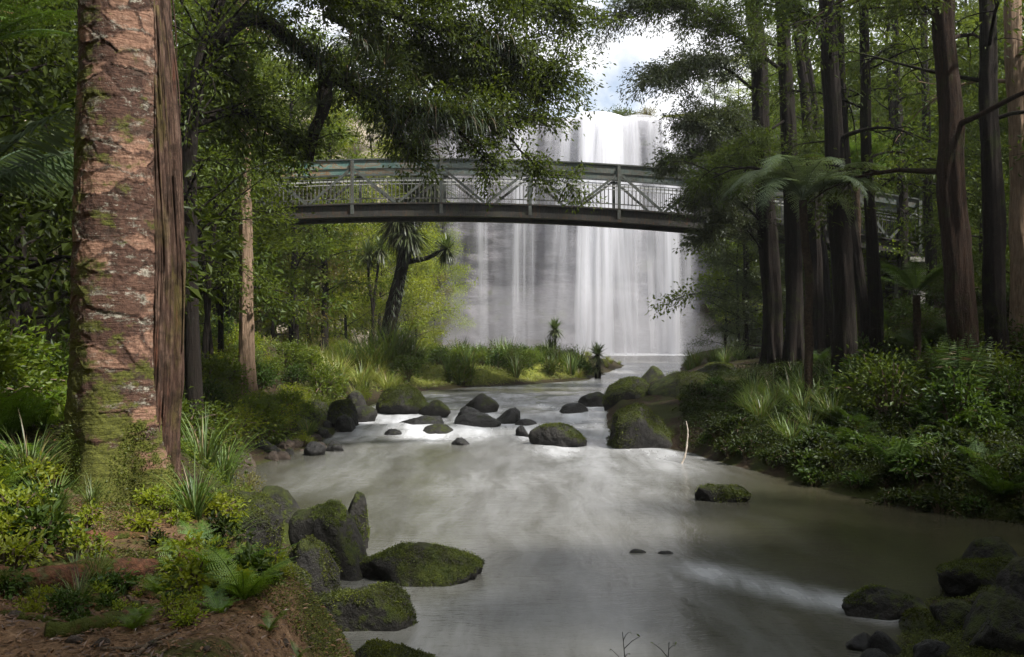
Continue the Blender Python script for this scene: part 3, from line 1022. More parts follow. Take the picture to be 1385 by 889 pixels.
# ------------------------------------------------------------------ bridge
def build_bridge():
    D0, D1 = 36.0, 37.7
    root = empty('footbridge', ((580 - CX) / F_PX * D0, 36.85, 7.0))
    tag(root, 'long arched steel truss footbridge crossing the gorge in front of the waterfall', 'bridge')
    org = np.array(root.location)
    mg = bridge_material('girder_steel', (0.012, 0.012, 0.011), (0.045, 0.043, 0.038), 0.6)
    mp = bridge_material('painted_plate', (0.045, 0.052, 0.048), (0.105, 0.115, 0.105), 0.25, True)
    ms = bridge_material('truss_steel', (0.036, 0.042, 0.037), (0.10, 0.11, 0.10), 0.35)
    mr = bridge_material('pale_rail', (0.30, 0.31, 0.30), (0.50, 0.50, 0.48), 0.15)
    mb = bridge_material('baluster_steel', (0.06, 0.062, 0.058), (0.14, 0.14, 0.13), 0.3)
    mc = bridge_material('pier_concrete', (0.26, 0.25, 0.23), (0.46, 0.44, 0.41), 0.4)
    mdk = bridge_material('deck_timber', (0.06, 0.05, 0.04), (0.14, 0.12, 0.10), 0.3)

    def zt(x):                                            # underside of the girder
        s = x - (575 - CX) / F_PX * D0
        return 7.545 - 0.0041 * s * s
    px_nodes = [117, 237, 357, 477, 597, 717, 837, 957, 1077, 1160, 1243]
    xs_ = [(p - CX) / F_PX * D0 for p in px_nodes]
    bend = [0.0] * 11
    HG, HT = 0.56, 2.30
    sub = np.linspace(xs_[0], xs_[-1], 61)

    def strip(y, zlo, zhi, w, mat, name, xs2=sub):
        g = Geo()
        n = len(xs2)
        rows = []
        for dy, dz in ((-w / 2, zlo), (w / 2, zlo), (w / 2, zhi), (-w / 2, zhi)):
            rows.append(np.stack([xs2, np.full(n, y + dy), zt(xs2) + dz], 1))
        V = np.stack(rows, 1).reshape(-1, 3) - org
        i = np.arange(n - 1)[:, None, None] * 4; j = np.arange(4)[None, :, None]; jn = (np.arange(4)[None, :, None] + 1) % 4
        F = np.concatenate([i + j, i + 4 + j, i + 4 + jn, i + jn], -1).reshape(-1, 4)
        g.add(V, [F, np.array([[0, 1, 2, 3]]), np.array([[3, 2, 1, 0]]) + 4 * (n - 1)], 0.5)
        return g.build(name, mat, root)
    for y, s in ((D0, -1), (D1, 1)):
        gd = strip(y, 0.10, HG - 0.06, 0.10, mg, 'girder')
        gf = strip(y, 0.0, 0.10, 0.34, mg, 'flange'); gf.parent = gd
        gf = strip(y, HG - 0.06, HG, 0.30, mg, 'flange'); gf.parent = gd
        strip(y, HT - 0.33, HT, 0.10, mp, 'top_plate')
        strip(y, HT + 0.002, HT + 0.06, 0.20, ms, 'top_flange')
        ry = y - s * 0.16
        strip(ry, 1.70, 1.76, 0.06, mr, 'handrail')
        strip(ry, 1.57, 1.60, 0.04, mr, 'handrail')
        strip(ry, 0.75, 0.79, 0.04, mb, 'toe_rail')
        for k in range(10):
            xa, xb = xs_[k], xs_[k + 1]
            g = Geo()
            nb = 22 if k < 8 else 15
            for q in range(nb):
                x = xa + (xb - xa) * (q + 0.5) / nb
                g.add(*bar((x, ry, zt(x) + 0.79), (x, ry, zt(x) + 1.57), 0.022, 0.022))
            g.V = [v - org for v in g.V]
            g.build('baluster_panel', mb, root)
            xm = (xa + xb) / 2
            for (p, q) in ((xa, xm - 0.06), (xb, xm + 0.06)):
                g = Geo()
                sg = 1 if q > p else -1
                V, F = bar((p + sg * .07, y + s * .07, zt(p) + HT - 0.36), (q, y + s * .07, zt(q) + HG + 0.02), 0.05, 0.10)
                g.add(V - org, F)
                g.build('diagonal', ms, root)
        for k in range(11):
            x = xs_[k]
            g = Geo()
            V, F = bar((x, y + s * 0.10, zt(x) + 0.12), (x, y + s * 0.10, zt(x) + HT - 0.02), 0.09, 0.13)
            g.add(V - org, F)
            g.build('post', ms, root)
    g = Geo()
    n = len(sub)
    for k in range(60):
        a, b = sub[k], sub[k + 1]
        V, F = bar((a, 36.85, zt(a) + HG - 0.12), (b, 36.85, zt(b) + HG - 0.12), 1.56, 0.07)
        g.add(V - org, F)
    g.build('deck', mdk, root)
    for k in range(11):
        x = xs_[k]
        V, F = bar((x, D0 + 0.06, zt(x) + 0.25), (x, D1 - 0.06, zt(x) + 0.25), 0.12, 0.18)
        Geo().add(V - org, F).build('cross_beam', mg, root)
    for px in (1243, 237):
        x = (px - CX) / F_PX * D0
        zb = tz(x, 36.85) - 0.8
        g = Geo()
        V, F = box((x, 36.85, (zb + zt(x) - 0.20) / 2), (0.62, 1.5, zt(x) - 0.20 - zb))
        g.add(V - org, F)
        V, F = box((x, 36.85, zt(x) - 0.10), (0.9, 2.1, 0.194))
        g.add(V - org, F)
        g.build('pier', mc, root)
    # the last short spans run to abutments in the banks
    return root


build_bridge()

# ------------------------------------------------------------------ rocks
def rock(x0, x1, yt, yb, label, seed, mat='rock_moss', D=None, depth=0.8, sub=4, base=None, group=None, rz=None, cat='rock', name='boulder', sink=0.35, casc=False, **kw):
    """boulder filling photo columns x0..x1 and rows yt..yb, its foot on the water (or on ground height base)"""
    if D is None:
        D = water_depth(yb)
    zb = CAM_Z - (yb - CY) / F_PX * D if base is None else base
    w = (x1 - x0) / F_PX * D; h = (yb - yt) / F_PX * D
    hh = h * (1 + sink) + 0.10
    dp = w * depth
    y = D + dp * 0.40
    x = ((x0 + x1) / 2 - CX) / F_PX * y
    w = w * y / D; h = (CAM_Z - (yt - CY) / F_PX * y) - zb; hh = h * (1 + sink) + 0.1
    g = rock_geo(seed, (w, dp, hh), sub, **kw)
    o = g.build(name, M[mat], smooth=True)
    o.location = (x, y, zb + h - hh / 2)
    tag(o, label, cat, group)
    if sub >= 5 and mat in ('rock_moss', 'rock_some'):
        # moss cushions: short fuzz on the faces that look up
        rg = np.random.default_rng(seed + 900)
        V = g.V[0]; Fc = g.F[0]
        T = V[Fc]
        nrm = unit(np.cross(T[:, 1] - T[:, 0], T[:, 2] - T[:, 0]))
        area = np.linalg.norm(np.cross(T[:, 1] - T[:, 0], T[:, 2] - T[:, 0]), axis=1)
        cen = T.mean(1)
        ml = 0.020 if D < 13 else 0.035
        k = nrm[:, 2] * 0.7 + 0.75 * fbm(cen * 2.6 / max(w, 0.5) * 1.2 + seed, 4, seed) - (0.28 if mat == 'rock_moss' else 0.55)
        wgt = area * (k > 0)
        if wgt.sum() > 0:
            n = int(min(9000, 2.2 * wgt.sum() / (ml * ml)))
            idx = rg.choice(len(cen), n, p=wgt / wgt.sum())
            P = cen[idx] + rg.normal(size=(n, 3)) * np.sqrt(area[idx])[:, None] * 0.35
            dr = nrm[idx] + rg.normal(size=(n, 3)) * 0.75
            tint = np.clip(0.5 + 0.5 * fbm(P * 5 + 3, 3, seed + 2) + rg.normal(size=n) * 0.18, 0, 1)
            Geo().add(*leaves(P - nrm[idx] * 0.004, dr, rg.normal(size=(n, 3)), ml * rg.uniform(0.6, 1.4, n), ml * 0.55, tint)).build('moss', M['moss'], o)
    if casc:
        CASC.append((x, y, w * 0.5))
    return o


# left foreground boulders
rock(478, 656, 735, 793, 'broad low mossy boulder reaching furthest out into the pool from the left bank', 11, sub=5, depth=0.55, nplanes=9, sink=0.5)
rock(384, 512, 678, 785, 'large wedge shaped mossy boulder with a flat dark face beside the pool', 12, sub=5, depth=0.8, planes=[(-0.35, -0.9, 0.1, 0.62), (0.75, -0.2, 0.6, 0.7)], p=16, nplanes=5)
rock(432, 502, 664, 748, 'pointed upright slab of mossy rock behind the wedge shaped boulder', 13, sub=5, D=11.9, base=0.0, depth=0.7, planes=[(-0.66, -0.1, 0.7, 0.48), (0.97, -0.1, 0.05, 0.75)], p=16, nplanes=5, taper=0.30, lean=(0.06, 0))
rock(335, 412, 658, 706, 'squat dark mossy boulder behind the gap between two bigger boulders', 14, sub=4, D=13.0, base=0.0)
rock(276, 388, 664, 742, 'blocky moss topped boulder at the edge of the bank beside the big flaky trunk', 15, sub=5, D=9.7, base=0.50, planes=[(0.1, -0.2, 0.95, 0.7)], depth=0.9)
rock(368, 462, 726, 800, 'rounded mossy boulder leaning against the front of the wedge shaped boulder', 16, sub=5, D=9.4, base=0.0, depth=0.8)
rock(335, 425, 757, 815, 'low mossy boulder half hidden by pale leaved twigs on the bank', 17, sub=5, D=8.6, base=0.35, depth=0.8)
rock(408, 566, 789, 853, 'long low mossy boulder at the waterline below the wedge boulder', 18, sub=5, depth=0.55, sink=0.5)
rock(462, 600, 868, 925, 'mossy boulder top just rising at the bottom edge of the pool', 19, sub=5, D=7.5, base=0.0, depth=0.7)
rock(350, 470, 845, 920, 'dark mossy boulder on the bank behind the small green fern', 20, sub=5, D=6.9, base=0.3, depth=0.7)
rock(285, 332, 643, 668, 'thin dark wet slab at the water edge above the mossy boulders', 21, 'rock_wet', D=15.8, base=0.0, depth=0.9)
# boulders in the rapids
rock(507, 592, 521, 561, 'large domed boulder with bright moss at the head of the rapids under the cabbage tree', 22, sub=5, casc=True)
rock(566, 611, 540, 564, 'small grey mossy boulder touching the right side of the large domed boulder', 23, casc=True)
rock(626, 676, 532, 557, 'dark peaked boulder with moss standing in the head of the rapids', 24, 'rock_some', casc=True, planes=[(0.55, 0, 0.8, 0.6), (-0.6, 0, 0.75, 0.6)])
rock(611, 653, 550, 569, 'flat black boulder just below the dark peaked boulder', 25, 'rock_wet', casc=True)
rock(614, 678, 558, 577, 'shiny wet flat rock washed over by white water in the rapids', 26, 'rock_wet', casc=True, depth=0.7)
rock(571, 623, 573, 585, 'low wet rock with a ridge lying in the middle of the rapids', 27, 'rock_some', casc=True, depth=0.7)
rock(519, 546, 580, 588, 'very small dark stone in the rapids below the large domed boulder', 28, 'rock_wet')
rock(609, 642, 592, 602, 'small dark stone lowest in the rapids above the calm pool', 29, 'rock_wet')
rock(713, 793, 572, 605, 'dark smooth domed boulder alone in the middle of the stream', 30, 'rock_some', sub=5, casc=True, nplanes=14, p=7)
rock(696, 723, 575, 592, 'small dark boulder beside the smooth domed boulder in mid stream', 31, 'rock_wet', casc=True)
rock(538, 602, 562, 577, 'low black rock under the small grey mossy boulder in the rapids', 32, 'rock_wet', casc=True)
rock(660, 706, 551, 574, 'dark sunken rock behind the shiny wet rock in the rapids', 33, 'rock_wet', casc=True)
rock(755, 800, 545, 560, 'dark ledge of wet rock at the far side of the rapids', 34, 'rock_wet', casc=True, depth=0.6)
rock(690, 730, 566, 576, 'low dark slab between the rapids and the domed boulder', 35, 'rock_wet', casc=True, depth=0.6)
# left shore
rock(438, 484, 540, 579, 'mossy boulder standing in the water where the left bank meets the rapids', 36, sub=5)
rock(405, 452, 540, 584, 'mossy boulder on the bank left of the one standing in the rapids', 37, D=27.0, base=0.25)
rock(462, 498, 528, 562, 'dark mossy boulder under the drooping leaves by the bent cabbage tree', 38)
rock(436, 467, 597, 611, 'small dark stone out in the shallows off the left bank', 39, 'rock_wet')
rock(411, 441, 597, 617, 'dark rounded stone in the shallows nearer the left bank', 40, 'rock_wet')
rock(398, 432, 556, 590, 'mossy boulder half buried at the foot of the left bank scrub', 42, sub=5, D=25.6, base=0.1)
rock(470, 512, 548, 572, 'low mossy stone between the left bank and the large domed boulder', 43, 'rock_some', casc=True)
rock(372, 410, 566, 600, 'dark mossy boulder on the left shore above the brown stones', 44, sub=5, D=24.0, base=0.1)
rock(452, 480, 560, 582, 'small mossy boulder at the waterline by the one standing in the rapids', 45, 'rock_some')
rock(355, 392, 588, 616, 'rough mossy boulder lowest in the strip of brown stones on the left shore', 46, sub=5, D=22.0, base=0.05)
rng = np.random.default_rng(77)
for k in range(80):
    t = rng.uniform(0, 1)
    y = 17.8 + 10.5 * t
    xe = np.interp(y, [16.7, 18.4, 20, 22.4, 28.7], [-5.0, -6.2, -5.6, -5.1, -4.9]) + rng.normal() * 0.28 - 0.1
    s = rng.uniform(0.14, 0.46)
    o = rock_geo(200 + k, (s, s * rng.uniform(0.7, 1.1), s * rng.uniform(0.5, 0.8)), 3).build('stone', M['rock_brown' if k % 3 else 'rock_some'], smooth=True)
    o.location = (xe, y, max(tz(xe, y), -0.06) + s * 0.12); o.rotation_euler.z = rng.uniform(0, 6)
    tag(o, 'small brown stone in the strip of stones along the left shore', 'stone', 'stones along the left shore')
# right side
rock(819, 931, 546, 608, 'big dark boulder with moss on its crown by the pale bent stick', 50, sub=5, depth=0.75, casc=True, nplanes=8)
rock(806, 872, 589, 612, 'low flat rock in front of the big dark boulder on the right', 51, 'rock_wet', D=24.2, depth=0.7)
rock(812, 910, 510, 560, 'long sloping mossy ledge running down to the stream above the big dark boulder', 52, sub=5, D=28.5, base=0.35, planes=[(-0.4, -0.2, 0.9, 0.55)])
rock(876, 1000, 503, 566, 'steep mossy ledge right of the long sloping ledge', 53, sub=5, D=27.5, base=0.5)
rock(925, 1010, 490, 535, 'dark mossy ledge highest on the right bank near the tree trunks', 54, 'rock_some', sub=5, D=31, base=1.0)
rock(925, 985, 556, 605, 'dark rock behind the pale bent stick', 55, 'rock_some', D=23.5, base=0.05)
rock(955, 1040, 520, 570, 'mossy ledge stone set back among the grasses above the big dark boulder', 71, sub=5, D=26.5, base=0.9)
rock(985, 1050, 575, 625, 'dark mossy stone at the waterline where the grassy right bank begins', 72, sub=5, D=20.5, base=0.0)
rock(900, 960, 535, 575, 'mossy stone between the long ledge and the pale bent stick', 73, sub=5, D=25.5, base=0.45)
rock(850, 905, 495, 525, 'small mossy ledge at the far end of the right bank', 56, D=35, base=0.55)
rock(780, 832, 530, 552, 'low mossy rock at the tip of the right ledge beside the white water', 57, 'rock_some', D=30.5, base=0.3, casc=True)
rock(939, 1012, 655, 680, 'lone flat mossy rock lying in the green water below the right bank', 58, sub=5, depth=0.6)
rock(838, 876, 742, 749, 'nearly drowned dark stone left of its pair in the calm pool', 59, 'rock_wet', depth=0.6)
rock(878, 914, 745, 751, 'nearly drowned pointed stone right of its pair in the calm pool', 60, 'rock_wet', depth=0.5)
# bottom right
rock(1128, 1256, 790, 838, 'dark wet boulder at the left end of the mossy rocks by the near right shore', 61, 'rock_some', sub=5, depth=0.7)
rock(1250, 1420, 752, 838, 'big mossy boulder uppermost of the rocks at the near right shore', 62, sub=5, D=9.6, base=0.05, depth=0.7)
rock(1203, 1283, 827, 872, 'small rounded mossy boulder in front of the dark wet boulder', 63, sub=5, D=8.7, base=0.0)
rock(1262, 1420, 832, 910, 'broad mossy boulder lowest at the near right shore', 64, sub=5, D=8.1, base=0.0, depth=0.7)
rock(1178, 1232, 856, 892, 'small wet black stone below the rounded mossy boulder', 65, 'rock_wet', sub=4, D=8.1, base=0.0)
rock(1143, 1187, 858, 882, 'small dark stone alone in the water at the near right shore', 66, 'rock_wet', sub=4)
rock(1318, 1420, 798, 850, 'jagged mossy boulder wedged between the big and the broad mossy boulders', 67, sub=5, D=8.8, base=0.2)
rock(1235, 1310, 868, 910, 'wet brown stone at the foot of the broad mossy boulder', 68, 'rock_wet', sub=4, D=7.7, base=0.0)
for k, (px, py, D_, w_, h_, lab) in enumerate([
        (1300, 795, 10.3, 0.75, 0.34, 'mossy boulder tucked behind the big mossy boulder near the right edge'),
        (1350, 770, 11.0, 0.9, 0.42, 'mossy boulder at the far end of the rocks near the right edge'),
        (1230, 822, 9.3, 0.55, 0.24, 'low mossy boulder between the dark wet boulder and the rounded one'),
        (1335, 868, 8.0, 0.8, 0.34, 'mossy boulder in the bottom right corner'),
        (1290, 850, 8.5, 0.5, 0.26, 'small mossy boulder just above the broad mossy boulder'),
        (1385, 830, 8.7, 0.9, 0.5, 'tall mossy boulder cut by the right edge of the near shore'),
        (1375, 892, 7.6, 0.8, 0.4, 'dark mossy boulder lowest in the bottom right corner')]):
    o = rock_geo(330 + k, (w_, w_ * 0.8, h_ * 1.6), 5, nplanes=8).build('boulder', M['rock_moss'], smooth=True)
    q = wp(px, py, D_); o.location = (q[0], D_, max(tz(q[0], D_), 0) + h_ * 0.15); o.rotation_euler.z = rng.uniform(0, 6)
    tag(o, lab, 'rock')
for k in range(10):
    x = rng.uniform(3.2, 6.2); y = 7.6 + (x - 3.2) * 0.75 + rng.uniform(-0.2, 0.5)
    s = rng.uniform(0.12, 0.3)
    o = rock_geo(300 + k, (s, s * 0.9, s * 0.6), 4).build('stone', M['rock_wet'], smooth=True)
    o.location = (x, y, 0.02); o.rotation_euler.z = rng.uniform(0, 6)
    tag(o, 'small wet stone among the mossy boulders at the near right shore', 'stone', 'stones at the near right shore')
build_water()

# ------------------------------------------------------------------ the flaky-barked tree in front
def flaky_bark_material():
    t = NT('flaky_bark')
    o = t.obj()
    cell, edge, hgt = t.attr('cell'), t.attr('edge'), t.attr('hgt')
    nf = t.noise(o, 24, 6, 0.7)
    nm = t.noise(t.mapping(o, (2.2, 2.2, 3.5)), 1.6, 6, 0.65)
    fresh = t.ramp(nf, [(0.3, (0.165, 0.085, 0.056)), (0.7, (0.345, 0.205, 0.140))])
    old = t.ramp(nf, [(0.3, (0.026, 0.014, 0.010)), (0.7, (0.110, 0.058, 0.040))])
    k = t.ramp(cell, [(0.45, 0.0), (0.70, 0.25), (0.78, 0.9), (1.0, 1.0)])
    k = t.math('MULTIPLY', k, t.ramp(t.math('ADD', edge, t.math('MULTIPLY', t.math('SUBTRACT', nf, 0.5), 0.5)), [(0.0, 0.0), (0.22, 1.0)]))
    c = t.mix(k, old, fresh)
    ln = t.noise(t.mapping(o, (1, 1, 2.6)), 5.0, 7, 0.75)
    lk = t.ramp(t.math('ADD', ln, t.math('MULTIPLY', t.math('SUBTRACT', t.noise(o, 60, 3, 0.8), 0.5), 0.30)), [(0.54, 0.0), (0.62, 1.0)])
    c = t.mix(t.math('MULTIPLY', lk, t.math('SUBTRACT', 0.8, t.math('MULTIPLY', k, 0.6))), c, t.ramp(nf, [(0.4, (0.12, 0.115, 0.085)), (0.6, (0.44, 0.43, 0.36))]))
    dk = t.ramp(t.noise(t.mapping(o, (1, 1, 2.2)), 2.6, 6, 0.7), [(0.54, 0.0), (0.63, 1.0)])
    c = t.mix(t.math('MULTIPLY', dk, t.math('SUBTRACT', 0.75, t.math('MULTIPLY', k, 0.35))), c, (0.042, 0.030, 0.022))
    ring = t.noise(t.mapping(o, (1.2, 1.2, 16)), 2.2, 6, 0.7, 0.6)
    c = t.mix(t.ramp(ring, [(0.52, 0.0), (0.62, 0.42)]), c, (0.040, 0.022, 0.016))
    low = t.ramp(hgt, [(0.0, 0.40), (0.09, 0.20), (0.30, 0.06), (1.0, 0.03)])
    side = t.math('MULTIPLY', t.attr('west'), 0.16)
    mk = t.ramp(t.math('ADD', nm, t.math('ADD', t.math('ADD', low, side), t.math('MULTIPLY', t.math('SUBTRACT', nf, 0.5), 0.2))), [(0.66, 0.0), (0.74, 1.0)])
    mc = t.ramp(t.noise(o, 45, 4, 0.7), [(0.3, (0.030, 0.034, 0.006)), (0.7, (0.115, 0.120, 0.020))])
    c = t.mix(mk, c, mc)
    h = t.math('ADD', t.math('SUBTRACT', nf, t.math('MULTIPLY', ring, 0.9)), t.math('MULTIPLY', t.noise(o, 80, 4, 0.75), 0.4))
    return t.out(t.principled(Base_Color=c, Roughness=0.85, Specular_IOR_Level=0.25, Normal=t.bump(h, 0.9, 0.022)))


def voronoi_plates(U, Vv, circ, seed):
    """wide scalloped plates: cell value, distance to the edge; wraps round the trunk"""
    rng = np.random.default_rng(seed)
    cw, ch = 0.30, 0.15
    nu = int(round(circ / cw)); cw = circ / nu
    iu = np.floor(U / cw).astype(int); iv = np.floor(Vv / ch).astype(int)
    nv = int(Vv.max() / ch) + 4
    J = rng.uniform(-0.25, 1.25, (nu, nv + 2, 2)); C = rng.uniform(0, 1, (nu, nv + 2))
    d1 = np.full(U.shape, 9.0); d2 = np.full(U.shape, 9.0); c1 = np.zeros(U.shape)
    for a in (-1, 0, 1):
        for b in (-1, 0, 1, 2):
            ju = iu + a; jv = np.clip(iv + b, 0, nv + 1)
            j = J[ju % nu, jv]
            px = (ju + j[:, 0] ) * cw; py = (jv + j[:, 1]) * ch
            d = np.sqrt(((U - px) / cw) ** 2 + ((Vv - py) / ch) ** 2)
            cc = C[ju % nu, jv]
            m = d < d1
            d2 = np.where(m, d1, np.minimum(d2, d)); c1 = np.where(m, cc, c1); d1 = np.where(m, d, d1)
    return c1, d2 - d1


def build_front_tree():
    D = 7.5
    x0, y0 = (157 - CX) / F_PX * D, D
    z0 = tz(x0, y0)
    root = empty('conifer_tree', (x0, y0, z0))
    tag(root, 'massive trunk with scalloped flaking red brown bark, moss and lichen on the near left bank', 'tree')
    nu, nz = 300, 620
    zz = np.concatenate([np.linspace(-0.5, 5.2, nz - 60), np.linspace(5.25, 17, 60)])
    a = np.arange(nu) * 2 * np.pi / nu
    A, Z = np.meshgrid(a, zz)
    A = A.ravel(); Z = Z.ravel()
    rb = 0.355 - 0.010 * Z
    rb = np.where(Z > 5, 0.305 - 0.017 * (Z - 5), rb)
    fl = np.exp(-np.maximum(Z + 0.1, 0) / 0.42)
    lobes = 0.55 + 0.45 * np.cos(A * 5 + 0.7) + 0.25 * np.cos(A * 3 - 1)
    r = rb + 0.26 * fl * lobes
    P = np.stack([np.cos(A), np.sin(A), Z], 1)
    r = r + 0.014 * fbm(P * np.array([1.4, 1.4, 0.9]), 3, 71)
    wu = 0.045 * fbm(P * np.array([2.4, 2.4, 2.4]), 1, 72); wv = 0.045 * fbm(P * np.array([1.7, 1.7, 1.4]) + 9, 1, 73) + 0.006 * fbm(P * np.array([9, 9, 10.0]), 2, 78)
    circ = 2 * np.pi * 0.34
    U = (A * 0.34 + wu) % circ
    cell, edge = voronoi_plates(U, Z + 0.6 + wv, circ, 4)
    dz = (cell - 0.5) * 0.018 + 0.006 * sstep(0, 0.25, edge)
    dz = dz - 0.010 * sstep(0.62, 0.68, cell) * sstep(0.08, 0.16, edge)
    r = r + dz + 0.0035 * fbm(np.stack([np.cos(A) * 9, np.sin(A) * 9, Z * 22], 1), 3, 74)
    lean = 0.018 * Z
    V = np.stack([np.cos(A) * r - 0.02 + lean * 0.6, np.sin(A) * r, Z], 1)
    i = np.arange(len(zz) - 1)[:, None] * nu; j = np.arange(nu)[None, :]; jn = (j + 1) % nu
    F = np.stack([i + j, i + jn, i + nu + jn, i + nu + j], -1).reshape(-1, 4)
    g = Geo().add(V, F, 0.5)
    west = 0.5 - 0.5 * np.cos(A)
    g.build('trunk', flaky_bark_material(), root, smooth=True, attrs={'cell': cell, 'edge': edge, 'hgt': np.clip(Z / 5, 0, 1), 'west': west})
    rng = np.random.default_rng(9)
    # moss on the flared foot
    n = 26000
    ii = rng.integers(0, len(V), n * 4)
    ii = ii[(V[ii, 2] > -0.2) & (V[ii, 2] < 0.6) & (V[ii, 1] < 0.25)]
    kk = fbm(V[ii] * 3.5, 3, 12) * 0.5 + 0.45 - V[ii, 2] * 1.2
    ii = ii[kk > 0][:n]
    nd = unit(V[ii] * np.array([1, 1, 0.0]) + np.array([0, 0, 0.3]))
    m_ = len(ii)
    Geo().add(*leaves(V[ii] + rng.normal(size=(m_, 3)) * 0.006, nd + rng.normal(size=(m_, 3)) * 0.7, rng.normal(size=(m_, 3)), 0.018 * rng.uniform(0.6, 1.4, m_), 0.010, np.clip(0.45 + 0.4 * fbm(V[ii] * 6, 2, 3) + rng.normal(size=m_) * 0.15, 0, 1))).build('moss', M['moss'], root)
    p = np.stack([0.011 * np.linspace(7.5, 17, 8), np.zeros(8), np.linspace(7.5, 17, 8)], 1)
    gT = Geo()
    cr = make_crown(rng, gT, p, np.linspace(0.26, 0.08, 8), 0.05, 14, 4.6, 0.15, 12, asp=0.4, rise=0.3, sub=5)
    gT.build('limbs', M['bark_dark'], root, smooth=True)
    cr.build('crown', M['leaf_dark'], root)
    # roots that creep over the soil
    mr = bark_mat('root_bark', (0.022, 0.014, 0.010), (0.17, 0.075, 0.042), (6, 6, 6), moss=0.62, moss_col=(0.05, 0.06, 0.010), lichen=0.12, strength=1.0)
    for k, (pts, ra, rb_, col) in enumerate([
            ([(330, 5.7), (285, 5.75), (225, 5.7), (130, 5.35), (40, 5.0), (-60, 4.7), (-160, 4.6)], 0.05, 0.105, 1.1),
            ([(320, 4.75), (255, 4.95), (165, 4.78), (80, 4.85), (-20, 4.95), (-120, 4.9)], 0.018, 0.038, 0.6),
            ([(182, 4.85), (172, 4.65), (158, 4.45), (120, 4.30), (60, 4.2)], 0.035, 0.06, 0.8),
            ([(330, 6.3), (280, 6.25), (235, 6.1), (190, 6.2), (120, 6.1), (40, 6.2)], 0.02, 0.05, 0.5),
            ([(260, 4.55), (190, 4.4), (110, 4.45), (30, 4.4), (-60, 4.5)], 0.012, 0.03, 0.6),
            ([(60, 5.5), (110, 5.1), (150, 4.9), (215, 4.85), (260, 4.7)], 0.045, 0.015, 0.6),
            ([(300, 5.05), (265, 5.12), (240, 4.98), (205, 5.05), (170, 5.3)], 0.012, 0.026, 0.8)]):
        q = smooth_path(np.array([[(px - CX) / F_PX * d, d, 0] for px, d in pts]), 60)
        q[:, 0] += 0.03 * fbm(np.stack([q[:, 0] * 2, q[:, 1] * 2, np.full(60, k * 7.0)], 1), 2, 81)
        rr = np.linspace(ra, rb_, 60) * (1 + 0.22 * fbm(np.stack([q[:, 0] * 3, q[:, 1] * 3, np.full(60, k * 3.0)], 1), 3, 83))
        q[:, 2] = terrain(q[:, 0], q[:, 1]) + rr * (col - 0.45)
        V, F = tube(q, rr, 20)
        c = np.repeat(q, 20, 0)
        V = c + (V - c) * (1 + 0.20 * fbm(V * 7, 4, 85))[:, None]
        V = V - np.array(root.location)
        Geo().add(V, F, 0.5).build('root', mr, root, smooth=True)
    # fibrous trunk grown against it
    D2 = 7.62
    x2 = (219 - CX) / F_PX * D2
    z2 = tz(x2, D2)
    r2 = empty('conifer_tree', (x2, D2, z2))
    tag(r2, 'narrow stringy barked grey brown trunk pressed against the right side of the massive flaky trunk', 'tree')
    nu, nz = 140, 200
    zz = np.concatenate([np.linspace(-0.4, 5, 150), np.linspace(5.1, 15, 50)])
    A, Z = np.meshgrid(np.arange(nu) * 2 * np.pi / nu, zz); A = A.ravel(); Z = Z.ravel()
    rid = fbm(np.stack([np.cos(A) * 3.2, np.sin(A) * 3.2, Z * 0.35], 1), 5, 91, 0.6)
    r = 0.136 + 0.038 * rid + 0.012 * fbm(np.stack([np.cos(A) * 2, np.sin(A) * 2, Z * 1.6], 1), 3, 95) + 0.05 * np.exp(-np.maximum(Z, 0) / 0.35)
    r = r * (1 - 0.03 * np.maximum(Z - 4, 0))
    cx = 0.04 * np.sin(Z * 0.9) + np.where(Z > 2, -0.028 * (Z - 2), -0.05 * (2 - Z) * 0.5)
    V = np.stack([np.cos(A) * r * 1.0 + cx, np.sin(A) * r * 1.25, Z], 1)
    i = np.arange(len(zz) - 1)[:, None] * nu; j = np.arange(nu)[None, :]; jn = (j + 1) % nu
    F = np.stack([i + j, i + jn, i + nu + jn, i + nu + j], -1).reshape(-1, 4)
    t = NT('stringy_bark')
    o = t.obj()
    n1 = t.noise(t.mapping(o, (13, 13, 1.3)), 1.6, 8, 0.75, 1.0)
    n2 = t.noise(t.mapping(o, (3, 3, 1.0)), 1.5, 5, 0.6)
    c = t.ramp(n1, [(0.30, (0.022, 0.013, 0.010)), (0.5, (0.088, 0.052, 0.038)), (0.70, (0.215, 0.145, 0.108))])
    c = t.mix(t.ramp(n2, [(0.50, 0.0), (0.62, 0.75)]), c, (0.105, 0.088, 0.026))
    c = t.mix(t.ramp(t.noise(t.mapping(o, (5, 5, 0.5)), 1.2, 4), [(0.60, 0.0), (0.66, 0.8)]), c, (0.15, 0.055, 0.030))
    n9 = t.noise(t.mapping(o, (1, 1, 0.7)), 9.0, 6, 0.7)
    c = t.mix(t.ramp(n9, [(0.48, 0.0), (0.60, 0.75)]), c, (0.030, 0.020, 0.014))
    ms = t.out(t.principled(Base_Color=c, Roughness=0.9, Specular_IOR_Level=0.15, Normal=t.bump(t.math('ADD', n1, t.math('MULTIPLY', n9, 0.4)), 1.0, 0.04)))
    Geo().add(V, F, 0.5).build('trunk', ms, r2, smooth=True)
